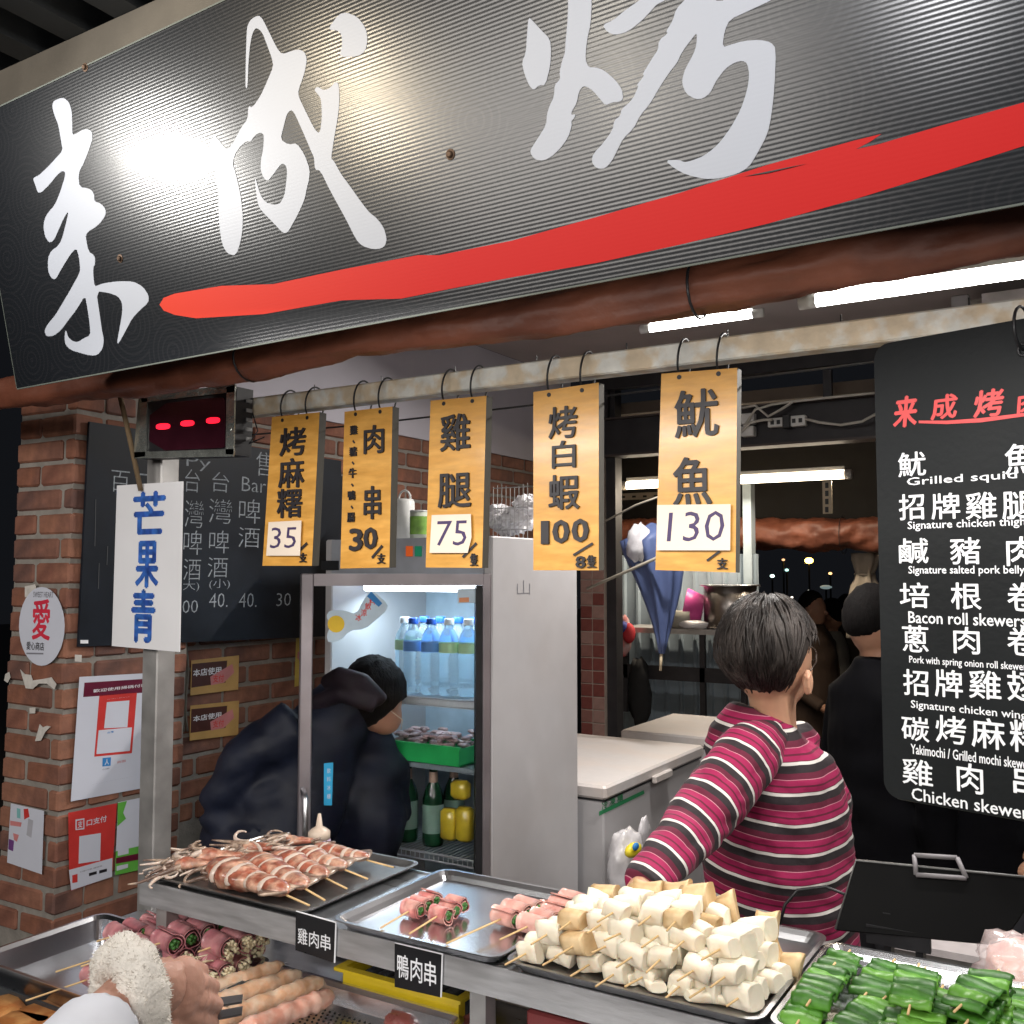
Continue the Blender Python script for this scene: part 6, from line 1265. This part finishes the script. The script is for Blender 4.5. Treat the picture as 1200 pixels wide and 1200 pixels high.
# --- black clad people on the right
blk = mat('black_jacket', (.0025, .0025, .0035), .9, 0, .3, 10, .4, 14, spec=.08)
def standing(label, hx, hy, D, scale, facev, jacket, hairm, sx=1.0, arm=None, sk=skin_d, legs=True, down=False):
    h = T(hx, hy, D); g0 = Vector((h.x, h.y, 0)); t = thing('person', label, 'person', g0); s = scale
    right = facev.cross(Zv).normalized(); b = MB()
    Mf = Matrix(((facev.x, right.x, 0), (facev.y, right.y, 0), (0, 0, 1)))
    b.ball(h, (.095*s, .075*s, .112*s), 20, 14, None, Mf); b.ball(h+facev*.035*s-Zv*.06*s, (.05*s, .05*s, .055*s), 14, 10); b.tube([h-Zv*.05*s, h-Zv*.19*s], [.052*s, .06*s], 14)
    b.tube([h+facev*.085*s+Zv*.005, h+facev*.112*s-Zv*.025*s, h+facev*.094*s-Zv*.035*s], [.008*s, .013*s, .009*s], 8)
    for sg_ in (-1, 1): b.ball(h+right*sg_*.076*s-Zv*.01*s, (.014*s, .014*s, .028*s), 10, 8)
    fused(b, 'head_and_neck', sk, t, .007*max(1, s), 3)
    b = MB(); b.ball(h+Zv*.022*s-facev*.014*s, (.100*s, .083*s, .114*s), 26, 18, lambda d: 1+.05*noise.noise(d*6)-.18*max(0, min(1, (d.x*1.0-d.z*1.1-.05)*3))-.16*max(0, min(1, (-.45-d.z)*4)), Mf); b.build('hair', hairm, t, True)
    b = MB(); rs = [(-.105, .07, .075), (-.135, .085, .085), (-.175, .15, .1), (-.22, .195*sx, .115), (-.36, .2*sx, .13), (-.52, .195*sx, .135), (-.7, .2*sx, .14), (-.88, .2*sx, .14)]
    b.loft([ellring(h+Zv*z*s, right, facev, rx*s, ry*s) for z, rx, ry in rs])
    for sg_ in (-1, 1):
        e = h+right*sg_*.25*sx*s-Zv*.53*s; w_ = e+(facev*.05*s-Zv*.24*s if down else facev*.18*s-Zv*.12*s)-right*sg_*.05*s; limb(b, [h+right*sg_*.15*sx*s-Zv*.235*s, e, w_], [.07*s, .058*s, .045*s], 14)
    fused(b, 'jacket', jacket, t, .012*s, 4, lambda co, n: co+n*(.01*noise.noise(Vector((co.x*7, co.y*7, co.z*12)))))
    for sg_ in (-1, 1):
        e = h+right*sg_*.25*sx*s-Zv*.53*s; w_ = e+(facev*.05*s-Zv*.24*s if down else facev*.18*s-Zv*.12*s)-right*sg_*.05*s; dd = (w_-e).normalized(); b = MB(); limb(b, [w_-dd*.01, w_+dd*.03*s], [.03*s, .026*s], 10); b.ball(w_+dd*.06*s, (.035*s, .035*s, .028*s), 12, 8)
        lt = dd.cross(Zv).normalized()
        for k in range(4): o_ = w_+dd*.075*s+lt*(.027-.018*k)*s; limb(b, [o_, o_+dd*(.045-.004*abs(k-1.5))*s, o_+dd*.055*s-facev*.02*s], [.0095*s, .0085*s, .0075*s], 7)
        o_ = w_+dd*.045*s+facev*.02*s; limb(b, [o_, o_+facev*.025*s+dd*.02*s, o_+facev*.02*s+dd*.045*s], [.011*s, .0095*s, .008*s], 7)
        fused(b, 'hand', sk, t, .0035*s, 1)
    if legs:
        b = MB()
        for sg_ in (-1, 1): limb(b, [h+right*sg_*.09*s-Zv*.86*s, Vector((h.x, h.y, h.z*.28))+right*sg_*.1*s, g0+right*sg_*.1*s+Zv*.06], [.11*s, .075*s, .055*s], 14)
        for sg_ in (-1, 1): b.ball(g0+right*sg_*.1*s+facev*.06+Zv*.04, (.06, .12, .04) if abs(facev.y) > abs(facev.x) else (.12, .06, .04), 12, 8)
        b.build('trousers', mat('dark_trousers', (.02, .02, .025), .8), t, True)
    return t
fA = (RT*.93+FH*.2).normalized()
standing('man in a black jacket facing right behind the striped woman', 1027, 731, 3.25, 1.0, fA, blk, hair2, 1.15, down=True)
standing('person in black mostly hidden behind the hanging menu board', 1120, 690, 3.1, 1.0, (-RT*.55-FH*.8).normalized(), blk, hair2, 1.0, sk=skin, down=True)
for k, (x, y, D, lab) in enumerate(((953, 714, 6.6, 'diner far back at the left, dark hair'), (973, 722, 6.9, 'diner far back in the middle, pale top'), (993, 716, 7.3, 'diner far back at the right, next to the curtain'))):
    standing(lab, x, y, D, .95, (RT*[.6, -.7, .5][k]+FH*[-.7, .4, .8][k]).normalized(), [mat('jacket_brown', (.05, .03, .02), .8), mat('jacket_pale', (.28, .26, .22), .8), mat('jacket_olive', (.06, .05, .035), .8)][k], hair2, legs=False)

# --- customer's hand in the foreground, fluffy scrunchie, white sleeve, tongs
ht = thing('person', 'customer arm in a white sleeve with a fluffy white scrunchie, holding tongs', 'person', P(120, 1290, D=.95))
sp = P(60, 1290, D=.86); w0 = P(118, 1205, D=.95); w1 = P(166, 1155, D=1.02); pm_ = P(213, 1168, D=1.08)
b = MB(); limb(b, [P(20, 1330, D=.80), sp, w0], [.055, .050, .044], 20); fused(b, 'sleeve', mat('white_fabric', (.66, .68, .74), .8, 0, .05, 20, .3, 14), ht, .006, 4, lambda co, n: co+n*.004*noise.noise(co*22))
skin_h = mat('hand_skin', (.50, .27, .20), .5, 0, .1, 22, .25, 120, sss=.12)
b = MB(); limb(b, [sp, w0, w1, P(190, 1158, D=1.05)], [.034, .031, .028, .031], 18)
# back of the hand: metacarpals from the wrist to four knuckles, fingers curling down round the tongs
kn = [(228,1133), (241,1151), (245,1172), (240,1194)]
wr = P(192, 1160, D=1.05); b.ball(P(213, 1160, D=1.068), (.021, .026, .036), 18, 14); b.ball(P(222, 1168, D=1.085), (.019, .022, .034), 18, 14)
for k, (x, y) in enumerate(kn):
    p1 = P(x-8, y, D=1.082); p2 = P(x+8, y+6, D=1.112); p3 = P(x+3, y+14, D=1.135); m0 = wr+UP*(.012-.009*k)
    limb(b, [m0, m0.lerp(p1, .6), p1], [.017, .0145, .0118], 12); limb(b, [p1, p2, p3, P(x-9, y+17, D=1.138)], [.0105, .0090, .0082, .0074], 12)
th0 = P(186, 1178, D=1.06); limb(b, [th0, P(196, 1200, D=1.05), P(215, 1218, D=1.07), P(240, 1214, D=1.09)], [.016, .0145, .012, .009], 12)
fused(b, 'hand', skin_h, ht, .0022, 3, lambda co, n: co+n*.0007*noise.noise(co*120))
for k, (x, y) in enumerate(kn):
    b = MB(); b.ball(P(x-10, y+17, D=1.131), (.005, .004, .006), 8, 6); b.build('fingernail', mat('nail', (.68, .42, .36), .3), ht, True)
# scrunchie: torus of fluff around the wrist
ctr = P(152, 1163, D=1.0); axw = (w1-w0).normalized(); u_ = axw.cross(Zv).normalized(); v_ = axw.cross(u_).normalized(); b = MB(); rings = []; n, m_ = 26, 60
rot_ax = (axw*.8+RT*.5).normalized()
u_ = rot_ax.orthogonal().normalized(); v_ = rot_ax.cross(u_)
for k in range(m_):
    a = 2*PI*k/m_; d = u_*math.cos(a)+v_*math.sin(a); c_ = ctr+d*.036
    rings.append([c_+(d*math.cos(t_)+rot_ax*math.sin(t_))*.0215*(1+.22*noise.noise(Vector((math.cos(a)*3, math.sin(a)*3, t_)))+.14*noise.noise(Vector((math.cos(a)*9, math.sin(a)*9, t_*2.5)))) for t_ in [2*PI*i/n for i in range(n)]])
b.loft(rings, closed=True); scr = b.build('fluffy_scrunchie', mat('fluff', (.74, .7, .64), .95, 0, .05, 40, .6, 220), ht, True)
b = MB()          # tufts of fleece
for k in range(5200):
    a = random.uniform(0, 2*PI); t_ = random.uniform(0, 2*PI); d = u_*math.cos(a)+v_*math.sin(a); nn = d*math.cos(t_)+rot_ax*math.sin(t_)
    r = .0215*(1+.22*noise.noise(Vector((math.cos(a)*3, math.sin(a)*3, t_)))); p = ctr+d*.036+nn*(r-.001); tg = Vector((random.uniform(-1, 1), random.uniform(-1, 1), random.uniform(-1, 1))); tg = (tg-nn*tg.dot(nn)).normalized()
    q = p+nn*random.uniform(.002, .005)+tg*random.uniform(.001, .003); s_ = nn.cross(tg)*.0007
    b.add([p-s_, p+s_, q], [(0, 1, 2)])
b.build('fleece_tufts', MATS['fluff'], scr, False, 'stuff')
# tongs
tg = mat('tong_steel', (.28, .28, .29), .35, .9)
b = MB(); p0, p1 = P(236, 1186, D=1.12), P(284, 1178, D=1.13); 
for dz in (-.007, .008):
    a, c_ = p0+Zv*dz, p1+Zv*dz*.9; d = (c_-a).normalized(); sdn = d.cross(Zv).normalized()*.011; up = Zv*.0012
    b.add([a-sdn-up, a+sdn-up, c_+sdn*.9-up, c_-sdn*.9-up, a-sdn+up, a+sdn+up, c_+sdn*.9+up, c_-sdn*.9+up], [(3, 2, 1, 0), (4, 5, 6, 7), (0, 1, 5, 4), (1, 2, 6, 5), (2, 3, 7, 6), (3, 0, 4, 7)])
tt = thing('tongs', 'dark steel tongs gripped by the hand above the chicken', 'tongs', p0); b.build('blades', tg, tt)
